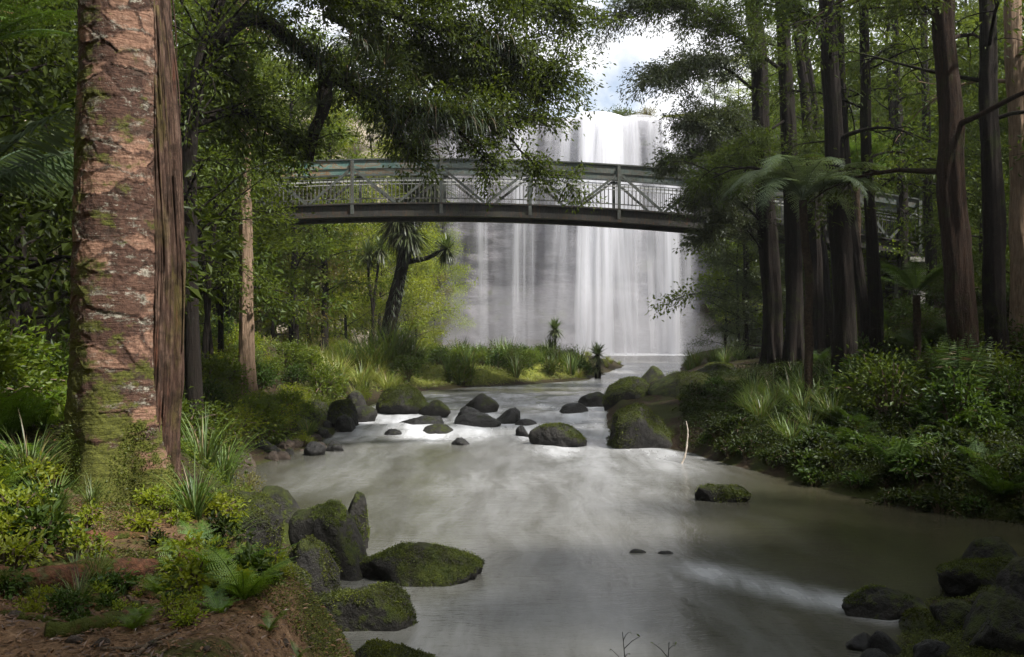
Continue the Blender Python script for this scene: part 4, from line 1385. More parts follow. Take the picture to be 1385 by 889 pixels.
    for k in range(34):
        az = rng.uniform(-2.8, 0.5); za = rng.uniform(0.8, 5.4); L = rng.uniform(0.4, 1.6)
        zs = np.linspace(za, za - L, 9)
        off = 0.140 + 0.05 * np.sin(np.linspace(0, 1, 9) * 2.2) * rng.uniform(0.3, 1.0)
        cxs = 0.04 * np.sin(zs * 0.9) + np.where(zs > 2, -0.028 * (zs - 2), -0.05 * (2 - zs) * 0.5)
        pts = np.stack([np.cos(az) * off + cxs, np.sin(az) * off * 1.25, zs], 1)
        Geo().add(*tube(pts, np.linspace(0.014, 0.004, 9) * rng.uniform(0.5, 1.1), 5), 0.5).build('bark_strip', ms, r2, smooth=True)
    p = np.stack([-0.1 * np.ones(7), np.zeros(7), np.linspace(8, 15, 7)], 1)
    gT = Geo()
    cr = make_crown(rng, gT, p, np.linspace(0.12, 0.05, 7), 0.05, 10, 3.2, 0.15, 12, asp=0.35, rise=0.3)
    gT.build('limbs', M['bark_dark'], r2, smooth=True)
    cr.build('crown', M['leaf_grey'], r2)


build_front_tree()

# ------------------------------------------------------------------ trees with limbs that the photo shows
def seg_pts(px_path, n=24):
    return smooth_path(np.array([wp(*p) for p in px_path]), n)


def sprays(rng, gT, C, AX, TB, path, r, n_twig, L, droop, step=0.22, t0=0.15, vert=0.35, side=None, up=0.1):
    """twigs along a limb path with leaf centres along each twig"""
    m = len(path)
    for q in range(n_twig):
        u = (t0 + (1 - t0) * rng.uniform(0, 1)) * (m - 1)
        k = min(int(u), m - 2)
        s = path[k] * (1 - (u - k)) + path[k + 1] * (u - k)
        tg = unit(path[k + 1] - path[k])
        d = tg * 0.7 + rng.normal(size=3) * np.array([0.9, 0.9, vert]) + np.array([0, 0, up])
        if side is not None:
            d = d + np.asarray(side)
        Lq = L * rng.uniform(0.45, 1.15)
        tw = limb_path(rng, s, d, Lq, droop, 0.16, 6)
        gT.add(*tube(tw, np.linspace(max(r * 0.3, 0.012), 0.004, 6), 4, False), 0.4)
        tb = rng.uniform(0, 1)
        for w in np.arange(0.25, 1.01, step / max(Lq, 0.3)):
            f = w * 5; kk = min(int(f), 4)
            C.append(tw[kk] * (1 - (f - kk)) + tw[kk + 1] * (f - kk)); AX.append(unit(tw[kk + 1] - tw[kk])); TB.append(np.clip(tb + rng.normal() * 0.15, 0, 1))


def limb_tree(label, seed, base, limbs, bark, leaf, ln, n_per, asp, rad, cat='tree', name='tree', ldroop=0.2, flat=0.6, upbias=0.7, trunk=None):
    """limbs: list of (pixel path with distances, r0, r1, twigs, twig length, droop)"""
    rng = np.random.default_rng(seed)
    bx, by, bz = base
    root = empty(name, (bx, by, bz))
    tag(root, label, cat)
    org = np.array([bx, by, bz])
    gT = Geo(); C, AX, TB = [], [], []
    for (pp, r0, r1, nt, L, dr) in limbs:
        pth = seg_pts(pp, 26)
        pth = pth + 0.06 * np.stack([fbm(pth * 1.1 + 3, 2, seed), fbm(pth * 1.1 + 9, 2, seed + 1), fbm(pth * 1.1 + 5, 2, seed + 2)], 1) * np.linspace(0, 1, 26)[:, None]
        V, F = tube(pth, np.linspace(r0, r1, 26), 10)
        c = np.repeat(pth, 10, 0)
        V = c + (V - c) * (1 + 0.22 * fbm(V * 3.0, 3, seed + 4))[:, None]
        gT.add(V, F, 0.5)
        if nt:
            sprays(rng, gT, C, AX, TB, pth, r1, int(nt * 1.5), L, dr, vert=0.65, up=0.0)
    gT.V = [v - org for v in gT.V]
    gT.build('trunk', bark, root, smooth=True)
    C = np.array(C) - org; AX = np.array(AX); TB = np.array(TB)
    g = Geo()
    g.add(*cluster_leaves(rng, C, rad * rng.uniform(0.6, 1.4, len(C)), n_per, ln, asp, flat, upbias, ldroop, False, AX, TB))
    g.build('crown', leaf, root)
    return root


def base_at(px, D, dz=-0.1):
    x, y, z = gp(px, D)
    return (x, y, z + dz)


def foot(px, D):
    """photo row of the ground at column px, distance D"""
    x, y, z = gp(px, D)
    return CY + (CAM_Z - z) / D * F_PX


# the tree whose dark limbs hang over the left of the bridge
ov = limb_tree('dark spreading tree with shaggy limbs overhanging the left end of the footbridge', 101, base_at(268, 17),
               [([(268, foot(268, 17) + 15, 17), (256, 300, 17), (262, 150, 17.2), (285, 40, 17.6), (330, -90, 18.2), (380, -330, 18.5)], 0.15, 0.11, 52, 2.2, 0.3),
                ([(283, 60, 17.6), (350, 25, 18.2), (440, 95, 19), (520, 140, 19.5), (600, 152, 20), (660, 162, 20.5), (722, 158, 21)], 0.17, 0.03, 105, 1.2, 0.3),
                ([(440, 95, 19), (437, 150, 19), (424, 190, 19), (418, 216, 19)], 0.17, 0.09, 0, 0.5, 0.6),
                ([(262, 170, 17.2), (320, 152, 18), (372, 176, 18.6), (418, 200, 19)], 0.08, 0.06, 28, 1.1, 0.4),
                ([(310, -20, 18), (420, -10, 18.6), (540, 22, 20), (630, 52, 21), (700, 90, 21.6), (742, 112, 22)], 0.13, 0.02, 180, 1.7, 0.25),
                ([(420, -10, 18.6), (520, -30, 20), (620, -10, 21), (700, -5, 21.5), (765, 22, 22)], 0.09, 0.02, 120, 1.6, 0.25),
                ([(285, 40, 17.6), (305, 110, 19), (322, 190, 20)], 0.05, 0.02, 45, 1.2, 0.4),
                ([(440, 20, 19.5), (520, 60, 21), (590, 95, 22), (660, 118, 22.5)], 0.07, 0.02, 110, 1.5, 0.3),
                ([(350, -60, 18), (420, -80, 17), (560, -90, 17), (700, -60, 17.5)], 0.09, 0.02, 100, 1.9, 0.25),
                ([(610, 168, 20), (640, 200, 20.3), (668, 228, 20.6)], 0.045, 0.012, 16, 0.8, 0.4),
                ([(690, 186, 20.5), (712, 214, 20.8), (745, 236, 21), (785, 258, 21.3)], 0.03, 0.006, 20, 0.7, 0.5),
                ([(520, 150, 19.5), (540, 190, 19.6), (560, 205, 19.7)], 0.10, 0.05, 16, 0.9, 0.5)],
               M['bark_black'], M['leaf_over'], 0.11, 17, 0.45, 0.21)
# shaggy plants perched on its limbs
rng = np.random.default_rng(55)
epi = [tuft_mesh(400 + k, 130, 1.15, 0.028, 0.16, (0.6, 1.6), (1.3, 2.6), 6).mesh('epiphyte', M['blade_dark']) for k in range(3)]
for k, (px, py, d, s) in enumerate([(395, 70, 18.6, .9), (432, 85, 19, 1.1), (470, 105, 19.2, 1.2), (500, 130, 19.4, 1.0), (530, 150, 19.5, 1.3), (562, 150, 19.7, 1.2), (590, 160, 19.9, 1.3), (622, 160, 20, 1.1),
                                    (650, 172, 20.2, 1.0), (432, 140, 18.9, .7), (426, 180, 18.9, .6), (560, 200, 19.6, 1.0), (585, 185, 19.8, 1.1), (620, 40, 20.8, 1.0), (665, 62, 21, 1.2), (690, 80, 21.2, .9), (545, 175, 19.4, 1.2), (345, 30, 18.1, .9), (480, 60, 19.2, 0.9), (520, 90, 19.3, 1.0)]):
    o = link(bpy.data.objects.new('epiphyte', epi[k % 3]), ov)
    o.location = Vector(wp(px, py, d)) - ov.location
    o.rotation_euler.z = rng.uniform(0, 6); o.scale = (s * 0.85, s * 0.85, s)


# tall trunks of the right bank
def right_tree(label, seed, path, D, w_px, H, bark, leaf, limbs=(), crown=True, ln=0.17, n_per=13, spread=3.4, t_c=0.52, fine=(0.12, 17, 0.32, 0.20), sway=None):
    """path: trunk centre pixels from the ground up; continues straight to height H"""
    rng = np.random.default_rng(seed)
    b = base_at(path[0][0], D, -0.3)
    root = empty('tree', b)
    tag(root, label, 'tree')
    org = np.array(b)
    pts = [np.array(b)] + [wp(px, py, D + 0.0) for px, py in path[1:]]
    d = unit(pts[-1] - pts[-2]); d = unit(d * np.array([0.5, 0.5, 1]))
    while pts[-1][2] - b[2] < H:
        pts.append(pts[-1] + d * 3.0)
    n = 60
    pth = smooth_path(np.array(pts), n)
    pth[:, 0] += 0.05 * fbm(np.stack([pth[:, 2] * .5, np.full(n, seed * 1.7), np.zeros(n)], 1), 2, 7)
    r0 = w_px / F_PX * D / 2 * 0.92
    zz = pth[:, 2] - b[2]
    rr = r0 * (1 - 0.75 * np.clip(zz / H, 0, 1)) * 1.0 + r0 * 0.35 * np.exp(-np.maximum(zz - 0.3, 0) / 0.4)
    pth = smooth_path(pth, 150); rr = np.interp(np.linspace(0, 1, 150), np.linspace(0, 1, n), rr)
    V, F = tube(pth, rr, 40)
    c = np.repeat(pth, 40, 0)
    dirn = unit(V - c)
    rid = fbm(dirn * 2.6 + np.array([0, 0, 1]) * V[:, 2:3] * 0.5, 4, seed, 0.62)
    but = np.cos(np.arctan2(dirn[:, 1], dirn[:, 0]) * 5 + seed) * np.exp(-np.maximum(V[:, 2] - b[2] - 0.3, 0) / 0.45)
    V = c + (V - c) * (1 + 0.17 * rid + 0.28 * but)[:, None]
    gT = Geo(); gT.add(V, F, 0.5)
    C, AX, TB = [], [], []
    for (pp, ra, rb_, nt, L, dr) in limbs:
        q = seg_pts(pp, 22)
        gT.add(*tube(q, np.linspace(ra, rb_, 22), 7), 0.5)
        sprays(rng, gT, C, AX, TB, q, rb_, nt, L, dr, step=0.2)
    gT.V = [v - org for v in gT.V]
    g = Geo()
    if crown:
        k0 = int(n * t_c)
        cr = make_crown(rng, gT, pth[k0:] - org, rr[k0:], 0.02, 13, spread, ln, n_per, asp=0.35, rise=0.15, droop=0.35, sub=5, sway=sway)
        g.V += cr.V; g.F += cr.F; g.A += cr.A; g.n += cr.n
    if C:
        a, m_, s_, rd = fine
        g.add(*cluster_leaves(rng, np.array(C) - org, rd * rng.uniform(0.6, 1.4, len(C)), m_, a, s_, 0.55, 0.7, 0.25, False, np.array(AX), np.array(TB)))
    gT.build('trunk', bark, root, smooth=True)
    if g.n:
        g.build('crown', leaf, root)
    return root


right_tree('slim dark trunk nearest the waterfall, its feathery grey green boughs reaching over the bridge', 111,
           [(1047, 0), (1040, 350), (1030, 180), (1020, 0)], 30, 29, 39, M['bark_dark'], M['leaf_grey'],
           [([(1022, 60, 30), (960, 30, 29), (895, 5, 28), (815, 25, 27)], 0.06, 0.01, 110, 1.5, 0.4),
            ([(1028, 130, 30), (985, 95, 29), (950, 85, 28), (915, 95, 27.5), (885, 105, 27)], 0.06, 0.01, 126, 1.5, 0.5),
            ([(1032, 210, 30), (990, 170, 29), (960, 155, 28.5), (930, 165, 28)], 0.05, 0.01, 109, 1.4, 0.5),
            ([(1036, 270, 30), (1000, 225, 29.4), (960, 210, 29), (925, 215, 28.5), (900, 220, 28)], 0.05, 0.006, 105, 1.1, 0.45),
            ([(1038, 310, 30), (990, 260, 29.5), (965, 255, 29), (940, 275, 28.6)], 0.05, 0.008, 105, 1.2, 0.5),
            ([(1040, 350, 30), (1000, 300, 29.6), (975, 296, 29.2), (955, 322, 29)], 0.04, 0.008, 71, 1.1, 0.5)])
right_tree('straight dark trunk second from the waterfall on the right bank', 112,
           [(1076, 0), (1072, 300), (1066, 150), (1058, 0)], 29, 25, 42, M['bark_dark'], M['leaf_dark'],
           [([(1064, 100, 29), (1010, 60, 28.5), (950, 15, 28), (850, -12, 27)], 0.07, 0.012, 105, 1.6, 0.4),
            ([(1066, 160, 29), (1020, 190, 28), (985, 215, 27), (955, 240, 26.5)], 0.05, 0.01, 92, 1.1, 0.45),
            ([(1070, 220, 29), (1110, 200, 28), (1150, 210, 27.5)], 0.05, 0.01, 50, 1.1, 0.4)])
right_tree('thin mossy trunk third from the waterfall on the right bank', 113,
           [(1104, 0), (1100, 330), (1092, 150), (1070, 0)], 31, 22, 18, M['bark_dark'], M['leaf_dark'], spread=3.0)
right_tree('thick black trunk with a slight bend in the middle of the right bank', 114,
           [(1150, 0), (1143, 430), (1130, 260), (1125, 120), (1120, 0)], 23, 36, 20, M['bark_black'], M['leaf_dark'],
           [([(1122, 60, 23), (1090, 20, 22.6), (1040, -10, 22), (980, -30, 21.5)], 0.03, 0.012, 40, 1.3, 0.4),
            ([(1122, 40, 23), (1150, 0, 23), (1200, -30, 23)], 0.03, 0.012, 20, 1.2, 0.4)])
right_tree('slender leaning black trunk crossing behind the thick black trunk', 115,
           [(1180, 0), (1170, 430), (1148, 260), (1140, 120), (1134, 0)], 25, 17, 18, M['bark_black'], M['leaf_dark'], spread=2.6)
right_tree('slender upright dark trunk between the thick black trunk and the reddish trunk', 116,
           [(1192, 0), (1182, 380), (1174, 200), (1168, 0)], 24, 20, 19, M['bark_dark'], M['leaf_dark'],
           [([(1170, 90, 24), (1210, 60, 24), (1250, 70, 24)], 0.05, 0.01, 20, 1.2, 0.4)], spread=3.0)
right_tree('big reddish brown trunk with fibrous bark on the right bank', 117,
           [(1304, 0), (1296, 350), (1284, 180), (1276, 0)], 20, 42, 21, M['bark_red'], M['leaf_dark'],
           [([(1276, 30, 20), (1230, -5, 20), (1180, -20, 19.5)], 0.035, 0.012, 34, 1.4, 0.35)], spread=4.2)
right_tree('thick dark trunk just right of the reddish brown trunk', 118,
           [(1350, 0), (1344, 330), (1338, 150), (1334, 0)], 20.5, 33, 20, M['bark_dark'], M['leaf_dark'], spread=3.8)
right_tree('pale grey trunk at the far right edge behind the other trunks', 119,
           [(1388, 0), (1382, 330), (1376, 150), (1370, 0)], 22, 34, 20, M['bark_pale'], M['leaf_dark'], spread=3.6)
right_tree('thin dark stem far back between the dark trunks on the right bank', 120,
           [(1120, 0), (1112, 330), (1100, 150), (1082, 0)], 34, 17, 17, M['bark_dark'], M['leaf_dark'], spread=2.6)
right_tree('faint slim trunk deep in the wood right of the slender upright trunk', 121,
           [(1228, 0), (1222, 330), (1215, 150), (1210, 0)], 36, 18, 18, M['bark_dark'], M['leaf_mid'], spread=3.0)
right_tree('dark slim trunk deep in the wood just left of the reddish brown trunk', 122,
           [(1262, 0), (1258, 330), (1252, 150), (1248, 0)], 33, 16, 18, M['bark_dark'], M['leaf_mid'], spread=3.0)

# left side: pale trunk, thin dark stems
right_tree('tan pale trunk standing lit behind the left bank under the bridge', 131,
           [(333, 0), (333, 380), (332, 250), (330, 100)], 25.5, 24, 16, M['bark_pale'], M['leaf_mid'], t_c=0.86, ln=0.14, n_per=16, spread=2.0)
for k, (px, dpx, D, w, lab) in enumerate([(262, -8, 24, 10, 'thin dark stem closest to the flaky trunk among the left bank saplings'),
                                          (278, 14, 25, 9, 'thin dark leaning stem second among the left bank saplings'),
                                          (296, 22, 26, 9, 'thin dark leaning stem nearest the tan pale trunk'),
                                          (287, -30, 25.5, 7, 'very thin stem leaning left among the left bank saplings')]):
    right_tree(lab, 140 + k, [(px, 0), (px + dpx * 0.3, 380), (px + dpx, 250), (px + dpx * 1.6, 120)], D, w, 11, M['bark_black'], M['leaf_mid'], t_c=0.45, ln=0.12, n_per=12, spread=2.0)


# ------------------------------------------------------------------ woodland behind, copies of a few kinds
def woodland(protos, spots, label, group, seed, smin=0.8, smax=1.25):
    """protos: tree roots built at the origin; spots: (x, y); every copy is its own tree"""
    rng = np.random.default_rng(seed)
    for k, (x, y) in enumerate(spots):
        p = protos[k % len(protos)]
        if p.get('placed'):
            o = copy_tree(p)
        else:
            o = p; p['placed'] = 1
        s = rng.uniform(smin, smax)
        o.location = (x, y, tz(x, y) - 0.1)
        o.rotation_euler = (0, 0, rng.uniform(0, 6.28)); o.scale = (s, s, s * rng.uniform(0.9, 1.15))
        o['label'] = label; o['group'] = group


def scatter(rng, n, fx, ok=None, mind=0.0):
    out = []
    tries = 0
    while len(out) < n and tries < n * 60:
        tries += 1
        p = fx(rng)
        if ok is not None and not ok(*p):
            continue
        if mind and any((p[0] - q[0]) ** 2 + (p[1] - q[1]) ** 2 < mind * mind for q in out):
            continue
        out.append(p)
    return out


def land(x, y, m=0.5):
    return float(river_sd(np.array([x]), np.array([y]))[0]) > m


rng = np.random.default_rng(2024)
PXY = lambda px, D: ((px - CX) / F_PX * D, D)
bt = broad_tree
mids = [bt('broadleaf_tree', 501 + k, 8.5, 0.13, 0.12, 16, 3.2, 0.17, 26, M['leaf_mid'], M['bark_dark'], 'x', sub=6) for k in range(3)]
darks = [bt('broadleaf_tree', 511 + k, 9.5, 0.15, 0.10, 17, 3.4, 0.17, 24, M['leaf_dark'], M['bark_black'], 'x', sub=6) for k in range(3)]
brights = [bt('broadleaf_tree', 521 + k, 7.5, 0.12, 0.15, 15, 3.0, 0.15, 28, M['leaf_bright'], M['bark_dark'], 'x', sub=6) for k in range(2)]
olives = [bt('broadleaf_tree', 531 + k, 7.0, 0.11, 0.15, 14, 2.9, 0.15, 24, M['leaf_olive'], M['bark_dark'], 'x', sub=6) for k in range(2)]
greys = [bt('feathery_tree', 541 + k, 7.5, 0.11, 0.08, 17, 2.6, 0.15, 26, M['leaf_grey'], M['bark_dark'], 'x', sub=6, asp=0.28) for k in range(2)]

talls = [bt('broadleaf_tree', 551 + k, 15.0, 0.20, 0.22, 22, 4.0, 0.17, 30, M['leaf_mid'], M['bark_dark'], 'x', sub=7) for k in range(2)]
tallb = [bt('broadleaf_tree', 561 + k, 16.0, 0.20, 0.10, 24, 4.6, 0.20, 30, M['leaf_bright'], M['bark_dark'], 'x', sub=7) for k in range(2)]
woodland(talls, [PXY(p, d) for p, d in [(262, 31), (295, 35), (215, 27), (395, 43), (180, 33), (310, 40), (120, 30), (60, 34), (0, 30), (440, 46)]],
         'tall green leafy tree rising above the left end of the footbridge', 'tall trees at the left bridge end', 12, 0.85, 1.1)
woodland(tallb, [PXY(p, d) for p, d in [(500, 66), (430, 60), (545, 80), (360, 64), (600, 88.0), (290, 56)]],
         'tall sunlit yellow green tree behind the bridge and left of the falls', 'tall sunlit trees left of the falls', 13, 0.85, 1.15)
woodland([copy_tree(t) for t in talls], [PXY(p, d) for p, d in [(1130, 42), (1210, 40), (1290, 44), (1370, 40), (1080, 50), (1180, 52), (1260, 55), (1040, 58), (1350, 52)]],
         'tall green leafy tree filling the right wood behind the dark trunks', 'tall trees of the right wood', 14, 0.8, 1.2)

# left
woodland(darks, [(-9.5, 11.5), (-12, 15), (-8.6, 14.5), (-14, 12), (-10.5, 19), (-16, 19), (-13.5, 24), (-12, 9), (-18, 14), (-20, 25), (-17, 30), (-9.6, 24.5)],
         'dark leafy tree in the shaded wood left of the big flaky trunk', 'trees of the dark left wood', 1, 0.85, 1.3)
woodland(mids, [PXY(p, d) for p, d in [(255, 27.5), (230, 30), (300, 36), (330, 41), (240, 36), (180, 30), (290, 42), (120, 34), (60, 38), (370, 46)]],
         'mid green leafy tree at the left end of the footbridge', 'green trees at the left bridge end', 2, 0.75, 1.05)
woodland(brights, [PXY(p, d) for p, d in [(470, 57), (520, 62), (420, 52), (370, 58), (560, 74), (300, 60), (455, 70), (200, 55)]],
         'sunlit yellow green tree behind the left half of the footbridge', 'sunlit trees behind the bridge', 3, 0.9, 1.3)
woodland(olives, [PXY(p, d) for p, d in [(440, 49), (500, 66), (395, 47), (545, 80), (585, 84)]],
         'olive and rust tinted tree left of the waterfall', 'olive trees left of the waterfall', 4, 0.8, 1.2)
woodland([copy_tree(t) for t in mids[:2]], scatter(rng, 22, lambda r: (r.uniform(-52, -15), r.uniform(42, 82)), lambda x, y: y < cliff_y(x) - 1, 4.0),
         'leafy tree on the far left slope of the gorge', 'trees on the far left slope', 5, 0.9, 1.5)
# right
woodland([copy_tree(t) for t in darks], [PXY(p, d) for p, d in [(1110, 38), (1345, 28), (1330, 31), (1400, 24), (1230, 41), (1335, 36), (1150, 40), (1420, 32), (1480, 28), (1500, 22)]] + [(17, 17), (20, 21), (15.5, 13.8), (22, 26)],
         'dark leafy tree under the tall trunks on the right bank', 'dark trees of the right wood', 6, 0.6, 1.0)
woodland([copy_tree(t) for t in mids], [PXY(p, d) for p, d in [(1010, 45), (1080, 43), (1160, 46), (1240, 44), (1320, 46), (1400, 44), (1060, 54), (1140, 57), (1230, 55), (1320, 58), (1410, 54), (1190, 38.5), (1290, 40), (1370, 38)]],
         'mid green tree deep in the right wood behind the tall trunks', 'green trees of the right wood', 7, 0.85, 1.35)
woodland([copy_tree(t) for t in brights], [PXY(p, d) for p, d in [(1215, 50), (1260, 62), (1110, 64), (1350, 64), (1160, 70), (1040, 66)]],
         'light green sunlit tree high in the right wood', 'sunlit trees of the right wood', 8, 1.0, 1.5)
woodland(greys, [PXY(p, d) for p, d in [(995, 47), (1010, 39), (985, 56), (1035, 36), (1000, 66), (1020, 75)]],
         'feathery grey green tree at the right edge of the waterfall', 'feathery trees right of the waterfall', 9, 0.7, 1.0)
woodland([copy_tree(t) for t in mids], scatter(rng, 20, lambda r: (r.uniform(20, 55), r.uniform(45, 80)), lambda x, y: y < cliff_y(x) - 1, 4.0),
         'leafy tree on the far right slope of the gorge', 'trees on the far right slope', 10, 0.9, 1.5)
# unseen wood beside and behind the viewpoint, added to shade the foreground
shade_trees = [(-9, 3), (-13, 6), (-15, -1), (-9, -5), (-19, 4), (-12, -11), (-20, -8), (-4, -9), (-6, -16), (2, -11), (7, -8), (4, -17), (12, -12), (11, -2), (15, 3), (13, -18), (18, -4), (21, 4), (20, -12), (25, 0), (15, 7.0), (21, 9), (27, 8),
       (9.3, 5.0), (7.2, 2.2), (10.5, 0.8), (6.6, -1.8), (15.5, 5.0), (-26, 2), (-24, -14), (-1, -22), (9, -24), (-13, -20), (24, -18), (19, 15.5), (24, 18)]
woodland([copy_tree(t) for t in talls], shade_trees, 'tall leafy tree added out of view to shade the near banks', 'tall trees added to shade the near banks', 15, 0.85, 1.2)
shade_trees_dark = [(10.5, 3), (9.5, -1.5), (8, -5), (17, 6.5), (4.5, -6.5), (-7.5, 0.5), (-6.5, -4), (-1, -7.5), (-11, 3), (20, 13.5), (14, -6)]
woodland([copy_tree(t) for t in darks], shade_trees_dark, 'dark leafy tree added out of view to shade the near banks', 'dark trees added to shade the near banks', 16, 0.9, 1.2)
# cliff top
woodland([copy_tree(t) for t in brights] + [copy_tree(t) for t in mids], [(-3, 95), (-7, 94), (-12, 95), (-18, 92), (-25, 88), (-5.5, 99), (-10, 100), (-1, 98), (22, 96), (27, 92), (33, 86), (25, 99)],
         'tree growing on the cliff top beside the falls', 'cliff top trees', 11, 0.6, 0.95)


# ------------------------------------------------------------------ shrubs, tufts, ferns
def bush_kind(name, seed, H, W, ln, n_cl, n_per, mat, asp=0.5, six=False):
    g, S = bush_mesh(seed, H, W, ln, n_cl, n_per, asp, six)
    return name, g.mesh(name, M[mat]), S.mesh('stems', M['twig'])


def put_bush(kind, x, y, s, rz, label, group=None, cat='shrub', sz=None, dz=-0.03):
    name, mesh, st = kind
    o = link(bpy.data.objects.new(name, st))
    o.location = (x, y, tz(x, y) + dz); o.rotation_euler.z = rz; o.scale = (s, s, s if sz is None else sz)
    tag(o, label, cat, group)
    link(bpy.data.objects.new('foliage', mesh), o)
    return o


def put_mesh(name, mesh, x, y, s, rz, label, group, cat, dz=-0.02, z=None, tilt=(0, 0)):
    o = link(bpy.data.objects.new(name, mesh))
    o.location = (x, y, (tz(x, y) if z is None else z) + dz); o.rotation_euler = (tilt[0], tilt[1], rz); o.scale = (s, s, s)
    tag(o, label, cat, group)
    return o


B_mid = [bush_kind('shrub', 600 + k, 1.0, 0.8, 0.085, 26, 26, 'leaf_mid') for k in range(3)]
B_gl = [bush_kind('shrub', 610 + k, 1.0, 0.75, 0.10, 24, 20, 'leaf_gloss', 0.45) for k in range(3)]
B_dk = [bush_kind('shrub', 620 + k, 1.0, 0.85, 0.085, 26, 24, 'leaf_dark') for k in range(3)]
B_br = [bush_kind('shrub', 630 + k, 1.0, 0.8, 0.075, 24, 26, 'leaf_bright') for k in range(2)]
B_ol = [bush_kind('shrub', 640 + k, 0.9, 0.8, 0.07, 24, 22, 'leaf_olive') for k in range(2)]
P_gl = [bush_kind('leafy_plant', 650 + k, 0.34, 0.30, 0.075, 12, 9, 'leaf_gloss', 0.5, True) for k in range(4)]
P_dk = [bush_kind('leafy_plant', 660 + k, 0.32, 0.32, 0.07, 12, 9, 'leaf_shade', 0.5, True) for k in range(3)]
T_bl = [tuft_mesh(670 + k, 130, 1.0, 0.016, 0.10).mesh('grass_tuft', M['blade']) for k in range(3)]
T_su = [tuft_mesh(680 + k, 130, 1.1, 0.022, 0.14).mesh('grass_tuft', M['blade_sun']) for k in range(3)]
T_dk = [tuft_mesh(690 + k, 110, 1.0, 0.016, 0.10).mesh('grass_tuft', M['blade_dark']) for k in range(2)]
T_fl = [tuft_mesh(700 + k, 46, 1.35, 0.06, 0.14, (0.02, 0.5), (0.1, 1.1)).mesh('flax_clump', M['blade']) for k in range(2)]
F_gr = [fern_mesh(710 + k, 11, 0.75).mesh('fern', M['fern_shade']) for k in range(3)]
F_br = [fern_mesh(720 + k, 8, 0.55).mesh('fern', M['fern_bright']) for k in range(2)]
pick = lambda a, k: a[k % len(a)]
A = lambda: rng.uniform(0, 6.28)

for k, (x, y) in enumerate([(9.6, 95), (10.8, 96), (12.0, 95.5), (13.2, 96.5), (14.5, 95.5), (11.5, 97.5)]):
    put_bush(pick(B_dk + B_ol, k), x, y, 2.0 + 0.3 * (k % 3), A(), 'dark scrub on the rocky crest beside the lip of the waterfall', 'scrub on the crest of the falls')
# left bank between the flaky trunk and the stream
for k, (x, y) in enumerate(scatter(rng, 44, lambda r: PXY(r.uniform(235, 440), r.uniform(14.5, 31)), lambda x, y: land(x, y, 1.0) and x > -13, 0.8)):
    put_bush(pick([B_mid[0], B_br[0], B_mid[1], B_gl[1], B_br[1], B_mid[2]], k), x, y, rng.uniform(0.6, 1.25), A(), 'leafy green shrub on the left bank between the big flaky trunk and the stream', 'shrubs of the left bank')
for k, (x, y) in enumerate(scatter(rng, 34, lambda r: PXY(r.uniform(240, 500), r.uniform(15, 35)), lambda x, y: 0.15 < float(river_sd(np.array([x]), np.array([y]))[0]) < 1.7, 0.6)):
    if k % 3 == 0:
        put_mesh('grass_tuft', pick(T_bl, k), x, y, rng.uniform(0.5, 0.9), A(), 'drooping grass tuft along the left shore below the shrubs', 'grass tufts of the left shore', 'grass')
    else:
        put_bush(pick([B_ol[0], B_br[1], B_mid[0], B_ol[1]], k), x, y, rng.uniform(0.35, 0.6), A(), 'low scrubby shrub along the stony left shore', 'low shrubs of the left shore')
# sunlit grassy rise and the island
isl = lambda x, y: land(x, y, 0.35) and -13 < x < 7.9
for k, (x, y) in enumerate(scatter(rng, 46, lambda r: PXY(r.uniform(415, 560), r.uniform(31.5, 44)), isl, 0.7)):
    put_mesh('grass_tuft', pick(T_su, k), x, y, rng.uniform(0.7, 1.3), A(), 'long bright arching grass tuft near the foot of the bent cabbage tree', 'bright grass tufts round the cabbage tree', 'grass')
for k, (x, y) in enumerate(scatter(rng, 40, lambda r: (r.uniform(-4.8, 4.5), r.uniform(36.5, 50)), isl, 0.7)):
    put_bush(pick([B_dk[0], B_gl[1], B_mid[2], B_dk[1]], k), x, y, rng.uniform(0.7, 1.15), A(), 'dark green shrub on the low island before the waterfall', 'shrubs of the island')
for k, (x, y) in enumerate(scatter(rng, 26, lambda r: (r.uniform(-3.5, 4.5), r.uniform(38.5, 49)), isl, 0.8)):
    put_mesh('flax_clump', pick(T_fl, k), x, y, rng.uniform(0.75, 1.25), A(), 'upright flax clump among the shrubs of the island', 'flax clumps of the island', 'flax')
for k, (x, y) in enumerate(scatter(rng, 22, lambda r: (r.uniform(1.0, 7.8), r.uniform(40, 62)), lambda x, y: 0.1 < float(river_sd(np.array([x]), np.array([y]))[0]) < 2.2 and x < 7.9, 0.7)):
    put_mesh('grass_tuft', pick(T_su, k), x, y, rng.uniform(0.35, 0.6), A(), 'short yellowish grass tuft on the muddy edge of the island', 'grass tufts at the island edge', 'grass')
for k, (x, y) in enumerate(scatter(rng, 14, lambda r: PXY(r.uniform(380, 480), r.uniform(42, 56)), lambda x, y: land(x, y), 1.0)):
    put_bush(pick([B_br[0], B_ol[0], B_br[1]], k), x, y, rng.uniform(0.6, 1.0), A(), 'sunlit yellow green shrub on the grassy rise beyond the left bank', 'shrubs of the grassy rise')
for k, (px, D_, s_) in enumerate([(500, 38, 2.8), (520, 38.6, 3.1), (540, 39, 2.8), (485, 37.5, 2.4), (530, 37.9, 2.4), (555, 38.8, 2.2), (508, 37.2, 2.0), (470, 37.4, 2.1)]):
    x, y = PXY(px, D_)
    put_mesh('grass_tuft', pick(T_bl, k), x, y, s_, A(), 'big shaggy grass tuft drooping round the foot of the bent cabbage tree', 'shaggy tufts under the cabbage tree', 'grass')
